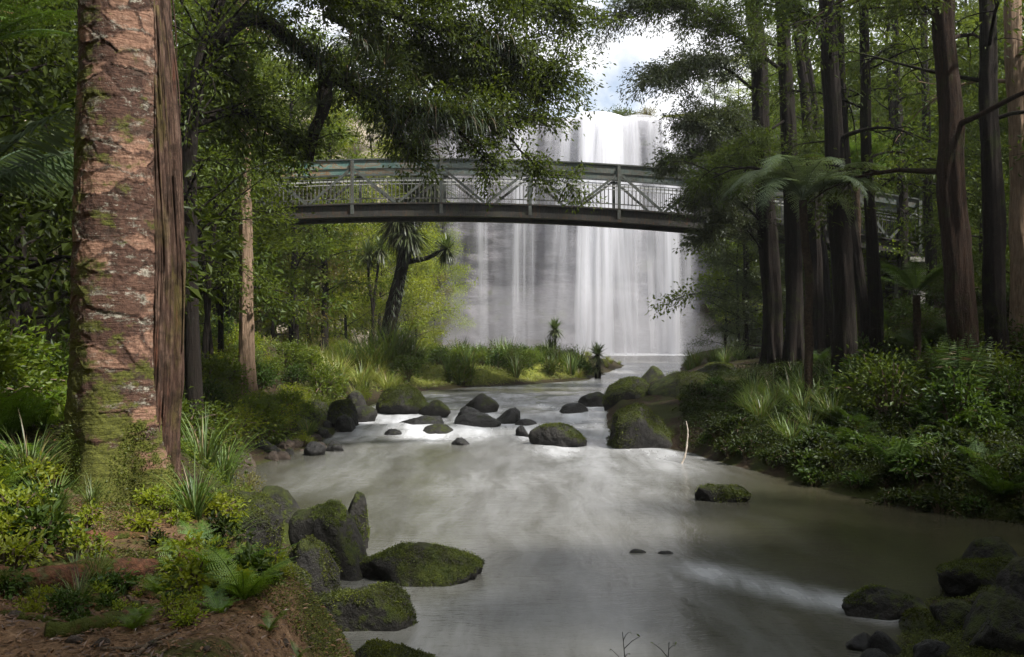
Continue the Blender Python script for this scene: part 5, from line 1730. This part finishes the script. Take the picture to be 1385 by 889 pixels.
# right bank
rb = lambda x, y: land(x, y, 0.25) and x > 2
for k, (x, y) in enumerate(scatter(rng, 26, lambda r: PXY(r.uniform(1010, 1180), r.uniform(19, 25.5)), lambda x, y: land(x, y, 0.9) and x > 2, 0.6)):
    put_mesh('grass_tuft', pick(T_bl, k), x, y, rng.uniform(0.75, 1.2), A(), 'glossy drooping grass tuft below the thick black trunk on the right bank', 'grass tufts of the right bank', 'grass')
for k, (x, y) in enumerate(scatter(rng, 16, lambda r: PXY(r.uniform(930, 1020), r.uniform(33, 48)), lambda x, y: land(x, y, 0.3) and x > 2, 0.7)):
    put_mesh('grass_tuft', pick(T_bl, k + 1), x, y, rng.uniform(0.8, 1.3), A(), 'green grass tuft on the right bank beside the foot of the waterfall', 'grass tufts by the plunge pool', 'grass')
for k, (x, y) in enumerate(scatter(rng, 230, lambda r: PXY(r.uniform(930, 1420), r.uniform(13.0, 27)), lambda x, y: land(x, y, -0.05) and 2.5 < x < 11.5, 0.30)):
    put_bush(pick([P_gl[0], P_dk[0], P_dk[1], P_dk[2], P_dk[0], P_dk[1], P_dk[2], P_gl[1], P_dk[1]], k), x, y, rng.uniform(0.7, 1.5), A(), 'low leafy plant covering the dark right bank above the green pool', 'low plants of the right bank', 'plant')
for k, (x, y) in enumerate(scatter(rng, 46, lambda r: PXY(r.uniform(1090, 1440), r.uniform(13.6, 30)), lambda x, y: land(x, y, 0.6) and x > 5, 0.7)):
    put_mesh('fern', pick(F_gr, k), x, y, rng.uniform(0.8, 1.5), A(), 'green fern in the undergrowth of the right bank', 'ferns of the right bank', 'fern')
for k, (x, y) in enumerate(scatter(rng, 34, lambda r: PXY(r.uniform(1150, 1440), r.uniform(17, 34)), lambda x, y: land(x, y, 2.5) and x > 7, 1.0)):
    put_bush(pick([B_dk[0], B_dk[2], B_dk[1], B_gl[0]], k), x, y, rng.uniform(0.8, 1.5), A(), 'shrub among the tall trunks on the right bank', 'shrubs of the right wood')
# left wood floor
for k, (x, y) in enumerate(scatter(rng, 40, lambda r: PXY(r.uniform(-60, 240), r.uniform(8.2, 20)), lambda x, y: land(x, y, 1.0) and not (y < 10.5 and x > -5.3), 0.6)):
    put_bush(pick([B_mid[0], B_gl[2], B_mid[2], B_dk[2], B_mid[1]], k), x, y, rng.uniform(0.6, 1.2), A(), 'leafy shrub in the shade left of the big flaky trunk', 'shrubs of the left wood')
for k, (px, D) in enumerate([(12, 8.6), (60, 9.2), (-30, 8.2), (100, 10.0), (30, 10.6)]):
    x, y = PXY(px, D)
    put_mesh('fern', pick(F_br, k), x, y, rng.uniform(1.2, 1.7), A(), 'bright green fern at the edge of the left wood', 'bright ferns of the left wood', 'fern')

# ------------------------------------------------------------------ tree ferns, palm, cabbage trees
def tree_fern(label, x, y, H, L, n, seed, mat='fern_pale', lean=(0, 0), z=None, bend=(0.75, 1.25)):
    rg = np.random.default_rng(seed)
    zb = tz(x, y) if z is None else z
    root = empty('tree_fern', (x, y, zb))
    tag(root, label, 'tree fern')
    p = trunk_path(rg, H, lean, 0.02, 10)
    V, F = tube(np.concatenate([[p[0] - [0, 0, .4]], p]), 0.10, 10)
    V = V + 0.02 * fbm(V * 12, 2, seed)[:, None] * unit(V * np.array([1, 1, 0]))
    Geo().add(V, F, 0.5).build('trunk', M['bark_fern'], root, smooth=True)
    for k in range(n):
        g = Geo()
        frond_geo(g, rg, p[-1] + [0, 0, 0.02], 6.283 * k / n + rg.normal() * 0.2, L * rg.uniform(0.85, 1.1), rg.uniform(0.45, 0.9), rg.uniform(*bend), pin=0.19, npin=30, asp=0.22, rr=0.014, hang=0.3, tint=rg.uniform(0.2, 0.9))
        g.build('frond', M[mat], root)
    return root


x, y = PXY(1092, 21.5)
tree_fern('silvery tree fern with drooping fronds before the slim dark trunks on the right bank', x, y, 5.2, 2.7, 18, 801, 'fern_silver', bend=(1.9, 2.7))
x, y = PXY(1165, 27)
tree_fern('green tree fern half hidden behind the thick black trunk', x, y, 5.6, 2.1, 12, 802, 'fern')
x, y = PXY(1240, 24)
tree_fern('low green tree fern between the slender dark trunk and the reddish trunk', x, y, 2.2, 1.8, 12, 803, 'fern')
x, y = PXY(-40, 11)
tree_fern('tree fern with pale fronds deep in the shade at the left edge', x, y, 4.6, 1.6, 11, 804, 'fern')


def palm(label, x, y, H, L, n, seed, mat, th=(0.3, 1.0), bend=(0.5, 1.0)):
    rg = np.random.default_rng(seed)
    root = empty('palm', (x, y, tz(x, y)))
    tag(root, label, 'palm')
    if H > 0.3:
        p = trunk_path(rg, H, (0.02, 0), 0.01, 10)
        Geo().add(*tube(np.concatenate([[p[0] - [0, 0, .3]], p]), 0.09, 12), 0.5).build('trunk', M['bark_fern'], root, smooth=True)
        c = p[-1]
    else:
        c = np.array([0, 0, 0.05])
    for k in range(n):
        g = Geo()
        frond_geo(g, rg, c, 6.283 * k / n + rg.normal() * 0.15, L * rg.uniform(0.85, 1.1), rg.uniform(*th), rg.uniform(*bend), pin=0.30, npin=34, asp=0.055, rr=0.014, hang=0.55, tint=rg.uniform(0.2, 0.9), sub=False, pshape='palm')
        g.build('frond', M[mat], root)
    return root


x, y = PXY(-45, 8.6)
palm('palm with long feathered drooping fronds at the left edge of the wood', x, y, 2.35, 1.6, 12, 811, 'fern_pale', (0.5, 1.1), (0.6, 1.1))
x, y = PXY(1297, 17.6)
palm('young palm with stiff upright fronds below the reddish brown trunk', x, y, 0.5, 1.4, 12, 812, 'fern', (0.05, 0.4), (0.1, 0.5))
x, y = PXY(1215, 15.8)
palm('small young palm low on the right bank above the green pool', x, y, 0.1, 0.9, 9, 813, 'fern', (0.2, 0.8), (0.3, 0.9))


def cabbage(label, base, heads, stems, seed, skirt=0, name='cabbage_tree'):
    """stems: list of (points relative to base, r0, r1); heads: (point, blades, length, low, high)"""
    rg = np.random.default_rng(seed)
    root = empty(name, base)
    tag(root, label, 'cabbage tree')
    g = Geo()
    for pts, r0, r1 in stems:
        q = smooth_path(np.array(pts, dtype=float), 26)
        V, F = tube(q, np.linspace(r0, r1, 26), 12)
        c = np.repeat(q, 12, 0)
        V = c + (V - c) * (1 + 0.2 * fbm(V * 6, 3, seed))[:, None]
        g.add(V, F, 0.5)
    g.build('trunk', M['bark_dark'], root, smooth=True)
    for c, n, L, lo, hi in heads:
        h = Geo()
        sword_head(h, rg, c, int(n * 3.2), L, 0.07 * L ** 0.5, lo, hi)
        h.build('leaf_head', M['sword'], root)
    if skirt:
        q = smooth_path(np.array(stems[0][0], dtype=float), 40)
        h = Geo()
        idx = rg.integers(2, 39, skirt)
        P = q[idx] + rg.normal(size=(skirt, 3)) * 0.05
        h.add(*blades(P, rg.uniform(0, 6.28, skirt), rg.uniform(0.4, 0.9, skirt), rg.uniform(0.03, 0.055, skirt), rg.uniform(1.2, 2.2, skirt), rg.uniform(0.6, 1.5, skirt), np.clip(rg.uniform(0, 1, skirt) * 0.6, 0, 1), 5))
        h.build('dead_leaf_skirt', M['blade_dark'], root)
    return root


Dc = 41.0
b = np.array(gp(520, Dc))
rel = lambda px, py, d=Dc: tuple(np.array(wp(px, py, d)) - b)
cabbage('bent cabbage tree with a shaggy trunk and hanging leaves behind the bridge', b,
        [(rel(556, 262), 120, 1.9, -1.3, 1.3), (rel(566, 212), 110, 1.8, -1.4, 1.4), (rel(604, 338), 80, 0.95, -1.2, 1.4), (rel(540, 290), 90, 1.7, -1.45, 0.3), (rel(585, 255), 90, 1.7, -1.4, .8), (rel(552, 312), 120, 1.7, -1.45, -0.1), (rel(535, 305), 60, 1.5, -1.3, 0.4)],
        [([(0, 0, -0.3), rel(527, 436), rel(540, 380), rel(552, 320), rel(562, 262), rel(568, 212)], 0.40, 0.17),
         ([rel(549, 355), rel(575, 350), rel(592, 342), rel(604, 338)], 0.13, 0.09)], 821, skirt=1500)
b = np.array(gp(504, 46))
cabbage('slender twin stemmed cabbage tree left of the bent cabbage tree', b,
        [(rel(498, 345, 46), 60, 1.0, -1.1, 1.5), (rel(514, 338, 46), 60, 1.0, -1.1, 1.5)],
        [([(0, 0, -0.2), rel(504, 420, 46), rel(499, 380, 46), rel(498, 345, 46)], 0.09, 0.06), ([rel(504, 425, 46), rel(508, 390, 46), rel(514, 338, 46)], 0.08, 0.06)], 822)
b = np.array(gp(751, 46.5))
cabbage('small cabbage tree rising above the flax near the middle of the island', b, [(rel(751, 446, 46.5), 70, 0.75, -1.2, 1.5), (rel(745, 470, 46.5), 40, 0.7, -1.0, 1.4)], [([(0, 0, -0.2), rel(751, 475, 46.5), rel(751, 446, 46.5)], 0.08, 0.06)], 823)
zw = float(water_level(45.5))
b = np.array([(808 - CX) / F_PX * 45.5, 45.5, zw - 0.3])
cabbage('little dark cabbage tree standing in the water off the island tip', b, [(rel(808, 480, 45.5), 60, 0.8, -1.2, 1.5), (rel(808, 497, 45.5), 40, 0.6, -1.4, 0.8)], [([(0, 0, -0.1), rel(809, 498, 45.5), rel(808, 480, 45.5)], 0.17, 0.10)], 824)

# ------------------------------------------------------------------ foreground plants and debris
for k, (px, D, s, kind, lab) in enumerate([
        (300, 5.3, 0.85, 'f', 'bright green fern in front of the mossy boulders on the near bank'),
        (345, 5.7, 0.7, 'f', 'second bright fern beside the near mossy boulders'),
        (390, 6.2, 0.6, 'f', 'small bright fern lowest on the near bank by the pool'),
        (215, 5.15, 0.4, 'f', 'tiny bright fern between the creeping roots'),
        (30, 7.4, 1.0, 'f', 'feathery bright fern among the small plants at the left edge'),
        (95, 8.0, 0.9, 'f', 'bright fern hiding the left foot of the flaky trunk'),
        (-10, 6.4, 0.8, 'f', 'bright fern cut by the left edge above the roots'),
        (330, 4.9, 0.75, 'f', 'large bright fern low on the near bank nearest the bottom edge'),
        (270, 6.4, 0.7, 'f', 'bright fern on the mossy mound below the stringy barked trunk'),
        (240, 5.6, 0.55, 'f', 'bright fern beside the thick creeping root')]):
    x, y = PXY(px, D)
    put_mesh('fern', pick(F_br, k), x, y, s, A(), lab, None, 'fern')
for k, (px, D, s, lab) in enumerate([(70, 6.2, 0.5, 'thin bladed grass tuft left of the foot of the flaky trunk'), (262, 6.9, 0.55, 'arching yellow green grass tuft at the right foot of the flaky trunk'),
                                     (285, 8.6, 0.8, 'dark leaved grass tuft hanging over the bank beside the mossy boulder'), (40, 6.9, 0.6, 'grass tuft under the leafy shrubs at the left edge'),
                                     (275, 11.0, 1.0, 'long bladed grass tuft on the bank behind the flaky trunk'), (300, 13.0, 1.1, 'long bladed grass tuft leaning towards the calm left shallows')]):
    x, y = PXY(px, D)
    put_mesh('grass_tuft', pick(T_bl, k), x, y, s, A(), lab, None, 'grass')
P_br = [bush_kind('leafy_plant', 740 + k, 0.30, 0.26, 0.05, 12, 10, 'leaf_bright', 0.5, True) for k in range(3)]
for k, (x, y) in enumerate(scatter(rng, 26, lambda r: PXY(r.uniform(185, 330), r.uniform(5.7, 8.2)), lambda x, y: land(x, y, 0.1), 0.16)):
    put_bush(pick(P_br + P_dk[:1] + P_gl[:1], k), x, y, rng.uniform(0.35, 0.8), A(), 'tiny leafed plant on the mossy mound at the right foot of the flaky trunk', 'tiny plants of the mossy mound', 'plant')
for k, (x, y) in enumerate(scatter(rng, 24, lambda r: PXY(r.uniform(-40, 150), r.uniform(4.6, 7.2)), lambda x, y: land(x, y, 0.3), 0.2)):
    if k % 3 == 2:
        put_mesh('grass_tuft', pick(T_bl, k), x, y, rng.uniform(0.2, 0.4), A(), 'short grass tuft on the soil among the creeping roots', 'short grass tufts among the roots', 'grass')
    else:
        put_bush(pick(P_br + P_gl[:2], k), x, y, rng.uniform(0.3, 0.6) if y < 5.6 else rng.uniform(0.5, 0.9), A(), 'small leafy plant on the soil among the creeping roots', 'small plants among the roots', 'plant')
P_ms = [bush_kind('moss_clump', 750 + k, 0.10, 0.16, 0.018, 26, 30, 'leaf_bright', 0.6) for k in range(2)]
for k, (px, D) in enumerate([(20, 6.0), (55, 6.3), (5, 5.6), (35, 7.2), (-15, 6.6), (15, 5.2), (-5, 7.4), (45, 6.8), (60, 5.7)]):
    x, y = PXY(px, D)
    put_bush(pick([P_br[0], P_gl[0], P_br[1], P_gl[1], P_br[2]], k), x, y, rng.uniform(0.6, 1.05), A(), 'small bright leafed plant at the lower left corner beside the flaky trunk', 'small plants beside the flaky trunk', 'plant')
for k, (px, D) in enumerate([(250, 5.5), (300, 6.2), (330, 6.6), (360, 6.9), (400, 7.0), (280, 5.9), (320, 5.0), (370, 5.5), (350, 6.1), (420, 6.6), (310, 7.4), (395, 5.9), (265, 5.2), (340, 5.2)]):
    x, y = PXY(px, D)
    put_bush(pick(P_br + P_gl[:2], k), x, y, rng.uniform(0.5, 1.0), A(), 'small leafed plant on the mossy slope between the roots and the boulders', 'small plants of the near mossy slope', 'plant')

for k, (x, y) in enumerate(scatter(rng, 30, lambda r: PXY(r.uniform(40, 420), r.uniform(4.2, 5.6)), lambda x, y: land(x, y, 0.3), 0.13)):
    if k % 4 == 0:
        put_mesh('fern', pick(F_br, k), x, y, rng.uniform(0.2, 0.4), A(), 'very small fern sprouting low on the soil of the near bank', 'small ferns on the near soil', 'fern')
    else:
        put_bush(pick(P_br + P_gl[:1], k), x, y, rng.uniform(0.2, 0.42), A(), 'tiny seedling on the bare soil of the near bank', 'seedlings on the near soil', 'plant')
for k in range(26):
    x, y = PXY(rng.uniform(-40, 420), rng.uniform(4.0, 6.4))
    s = rng.uniform(0.025, 0.085)
    o = rock_geo(360 + k, (s, s * 0.85, s * 0.6), 3).build('stone', M['rock_brown'], smooth=True)
    o.location = (x, y, tz(x, y) + s * 0.12); o.rotation_euler.z = A()
    tag(o, 'small loose stone on the soil of the near bank', 'stone', 'loose stones on the near soil')
# fallen twigs on the soil
for k in range(22):
    x, y = PXY(rng.uniform(-40, 420), rng.uniform(4.0, 7.2))
    L = rng.uniform(0.15, 0.55); az = rng.uniform(0, 6.28)
    t = np.linspace(-0.5, 0.5, 8)
    q = np.stack([x + t * L * math.cos(az) + 0.02 * np.sin(t * 7 + k), y + t * L * math.sin(az), np.zeros(8)], 1)
    q[:, 2] = terrain(q[:, 0], q[:, 1]) + 0.012
    o = Geo().add(*tube(q - q[0], np.linspace(0.009, 0.004, 8) * rng.uniform(0.6, 1.3), 6), 0.5).build('twig', M['twig'], smooth=True)
    o.location = q[0]
    tag(o, 'thin fallen twig lying on the soil and roots of the near bank', 'twig', 'fallen twigs on the near bank')

# pale bent stick standing in the shallows
D = water_depth(628)
q = smooth_path(np.array([wp(920, 632, D), wp(927, 615, D + .1), wp(930, 592, D + .25), wp(930, 580, D + .35), wp(928, 570, D + .45)]), 30)
o = Geo().add(*tube(q - q[0], np.linspace(0.024, 0.011, 30) * (1 + 0.25 * np.sin(np.arange(30) * 1.3)), 8), 0.5).build('stick', M['driftwood'], smooth=True)
o.location = q[0]
tag(o, 'pale bent stick standing in the shallows beside the big dark boulder', 'stick')


def twig_plant(label, px, py_top, D, zbase, seed, lean=0.0):
    rg = np.random.default_rng(seed)
    top = wp(px, py_top, D)
    b = np.array([top[0] - lean, D, zbase])
    root = empty('twig', b)
    tag(root, label, 'twig')
    q = smooth_path(np.array([[0, 0, 0], (top - b) * 0.5 + [0.02, 0, 0], top - b]), 12)
    g = Geo().add(*tube(q, np.linspace(0.006, 0.002, 12), 5), 0.5)
    C = []
    for k in range(7):
        s = q[4 + k]
        e = s + np.array([rg.normal() * 0.06, rg.normal() * 0.05, rg.uniform(0.02, 0.08)])
        g.add(*tube(np.array([s, (s + e) / 2 + [0, 0, 0.01], e]), [0.003, 0.002, 0.0015], 4), 0.5)
        C.append(e)
    g.build('stem', M['bark_black'], root)
    n = len(C)
    Geo().add(*leaves(np.array(C), rg.normal(size=(n, 3)), rg.normal(size=(n, 3)) + [0, 0, 1], 0.03, 0.012, rg.uniform(0, 1, n))).build('leaves', M['leaf_dark'], root)


twig_plant('bare thin dark twig poking up at the bottom edge before the pool', 842, 855, 5.6, 0.5, 831)
twig_plant('thin dark twig with a bent leafy tip at the bottom edge', 905, 868, 5.5, 0.5, 832, 0.08)
# pale-leaved twigs before the boulders
for k, (px, D, lab) in enumerate([(372, 6.9, 'pale leaved arching twig before the low mossy boulder'), (400, 7.2, 'pale leaved twig beside the rounded mossy boulder')]):
    x, y = PXY(px, D)
    kd = bush_kind('seedling', 760 + k, 0.5, 0.28, 0.06, 9, 7, 'fern_pale', 0.28, True)
    put_bush(kd, x, y, 0.9, A(), lab, None, 'plant')

# fallen leaves and low creeping plants: nobody could count them
def carpet(name, n, fx, ok, ln, asp, mat, label, up=2.0, lift=0.02, six=False):
    rg = np.random.default_rng(len(name) + n)
    X, Y = fx(rg, n)
    sd = river_sd(X, Y)
    m = ok(X, Y, sd)
    X, Y = X[m], Y[m]
    Z = terrain(X, Y)
    n = len(X)
    P = np.stack([X, Y, Z + lift * rg.uniform(0.2, 1, n)], 1)
    dr = rg.normal(size=(n, 3)) * np.array([1, 1, 0.25 + (0.5 if lift > 0.03 else 0)])
    nr = rg.normal(size=(n, 3)) * 0.4 + np.array([0, 0, up])
    l = ln * rg.uniform(0.5, 1.3, n)
    o = Geo().add(*leaves(P, dr, nr, l, l * asp, rg.uniform(0, 1, n), six=six)).build(name, M[mat])
    tag(o, label, name.replace('_', ' '), kind='stuff')


carpet('moss', 40000, lambda r, n: (lambda D: ((r.uniform(1200, 1460, n) - CX) / F_PX * D, D))(r.uniform(7.2, 11.5, n)), lambda X, Y, s: s > 0.0, 0.02, 0.5, 'moss', 'dark green moss between the boulders of the near right shore', 0.6, 0.03)
carpet('leaf_litter', 13000, lambda r, n: (lambda D: ((r.uniform(-60, 470, n) - CX) / F_PX * D, D))(r.uniform(3.4, 9.0, n)), lambda X, Y, s: s > 0.3, 0.035, 0.4, 'litter', 'small brown fallen leaves and needles on the soil among the roots')
carpet('moss', 130000, lambda r, n: (lambda D: ((r.uniform(-60, 480, n) - CX) / F_PX * D, D))(r.uniform(4.9, 9.0, n)), lambda X, Y, s: (s > 0.05) & (fbm2(X, Y, 0.5, 3, 66) + 0.9 * sstep(-2.6, -1.6, X) > 0.02), 0.016, 0.5, 'moss', 'bright green moss cushions on the near bank', 0.6, 0.03)
carpet('ground_cover', 190000, lambda r, n: (lambda D: ((r.uniform(920, 1440, n) - CX) / F_PX * D, D))(r.uniform(12.8, 30, n)), lambda X, Y, s: (s > 0.1) & (X > 2) & (fbm2(X, Y, 1.1, 3, 67) > -0.75), 0.06, 0.5, 'leaf_shade', 'low creeping leaves on the dark soil of the right bank', 0.8, 0.26)
carpet('ground_cover', 60000, lambda r, n: (lambda D: ((r.uniform(-60, 520, n) - CX) / F_PX * D, D))(r.uniform(9, 36, n)), lambda X, Y, s: (s > 0.4) & (X < 0), 0.05, 0.5, 'leaf_mid', 'low creeping leaves on the soil of the left bank', 0.8, 0.16)
carpet('grass', 60000, lambda r, n: (r.uniform(-13, 4.5, n), r.uniform(34.5, 60, n)), lambda X, Y, s: s > 0.3, 0.22, 0.12, 'blade_sun', 'short sunlit grass on the rise beyond the left bank', 0.2, 0.10)

# spray drifting off the foot of the falls
def mist():
    V, F = ICO[4]
    V = V * (1 + 0.12 * fbm(V * 1.5, 3, 99))[:, None] * np.array([17, 4.2, 5.5]) + np.array([3, 83.5, 1.5])
    t = NT('spray')
    v = t.n('ShaderNodeVolumePrincipled', ins={'Color': (0.92, 0.91, 0.95), 'Density': 0.045, 'Anisotropy': 0.2})
    m = t.out(None, v)
    o = Geo().add(V, F).build('mist', m, smooth=True)
    tag(o, 'pale spray drifting off the foot of the waterfall', 'mist', kind='stuff')


mist()

def haze():
    V, F = box((0, 380, 24), (1260, 860, 54))
    t = NT('haze_air')
    v = t.n('ShaderNodeVolumePrincipled', ins={'Color': (0.90, 0.92, 0.95), 'Density': HAZE, 'Anisotropy': 0.3})
    o = Geo().add(V, F).build('haze', t.out(None, v))
    tag(o, 'thin pale haze hanging in the gorge', 'haze', kind='stuff')


HAZE = 0.00045
haze()

# ------------------------------------------------------------------ camera, sky, sun
def sky_and_sun(el=54, az=122, sun=5.0, sky=0.088, expo=1.0, ang=3.0):
    """az: compass-like angle of the sun measured clockwise from +Y (the view direction)"""
    w = bpy.data.worlds.new('World')
    scene.world = w
    w.use_nodes = True
    t = NT('', w)
    st = t.n('ShaderNodeTexSky')
    st.sky_type = 'NISHITA'
    st.sun_disc = False
    st.sun_elevation = R(el)
    st.sun_rotation = R(az)
    st.air_density = 1.0; st.dust_density = 1.2; st.ozone_density = 1.0
    g = t.n('ShaderNodeTexCoord').outputs['Generated']
    n = t.noise(t.mapping(g, (1.0, 1.0, 1.7), loc=(0.12, 0.0, 0.35)), 5.5, 6, 0.55, 0.4)
    k = t.ramp(n, [(0.36, 0.12), (0.52, 1.0)])
    c = t.mix(k, st.outputs[0], (7.4, 7.5, 7.7))
    bg = t.n('ShaderNodeBackground', ins={'Color': c, 'Strength': sky})
    o = t.n('ShaderNodeOutputWorld')
    t.t.links.new(bg.outputs[0], o.inputs[0])
    L = bpy.data.lights.new('sun', 'SUN')
    L.energy = sun; L.angle = R(ang); L.color = (1.0, 0.955, 0.89)
    lo = bpy.data.objects.new('sun', L)
    COL.objects.link(lo)
    s = Vector((math.sin(R(az)) * math.cos(R(el)), math.cos(R(az)) * math.cos(R(el)), math.sin(R(el))))
    lo.rotation_euler = s.to_track_quat('Z', 'Y').to_euler()
    lo.location = s * 60
    scene.view_settings.view_transform = 'Standard'
    scene.view_settings.look = 'None'
    scene.view_settings.exposure = expo
    scene.view_settings.gamma = 1.0
    scene.view_settings.use_curve_mapping = False


sky_and_sun()
cam = bpy.data.cameras.new('camera')
cam.sensor_width = 36.0
cam.lens = F_PX / 1385.0 * 36.0
cam.clip_start = 0.05
cam.clip_end = 3000
co = bpy.data.objects.new('camera', cam)
COL.objects.link(co)
co.location = (0, 0, CAM_Z)
co.rotation_euler = (R(90), 0, 0)
scene.camera = co
scene.render.engine = 'CYCLES'
cy = scene.cycles
cy.max_bounces = 7; cy.diffuse_bounces = 3; cy.glossy_bounces = 3; cy.transmission_bounces = 4; cy.transparent_max_bounces = 24
cy.volume_bounces = 0
cy.caustics_reflective = False; cy.caustics_refractive = False
cy.use_adaptive_sampling = True; cy.adaptive_threshold = 0.02
cy.use_denoising = True
try:
    cy.denoiser = 'OPENIMAGEDENOISE'
except Exception:
    pass
cy.sample_clamp_indirect = 6.0
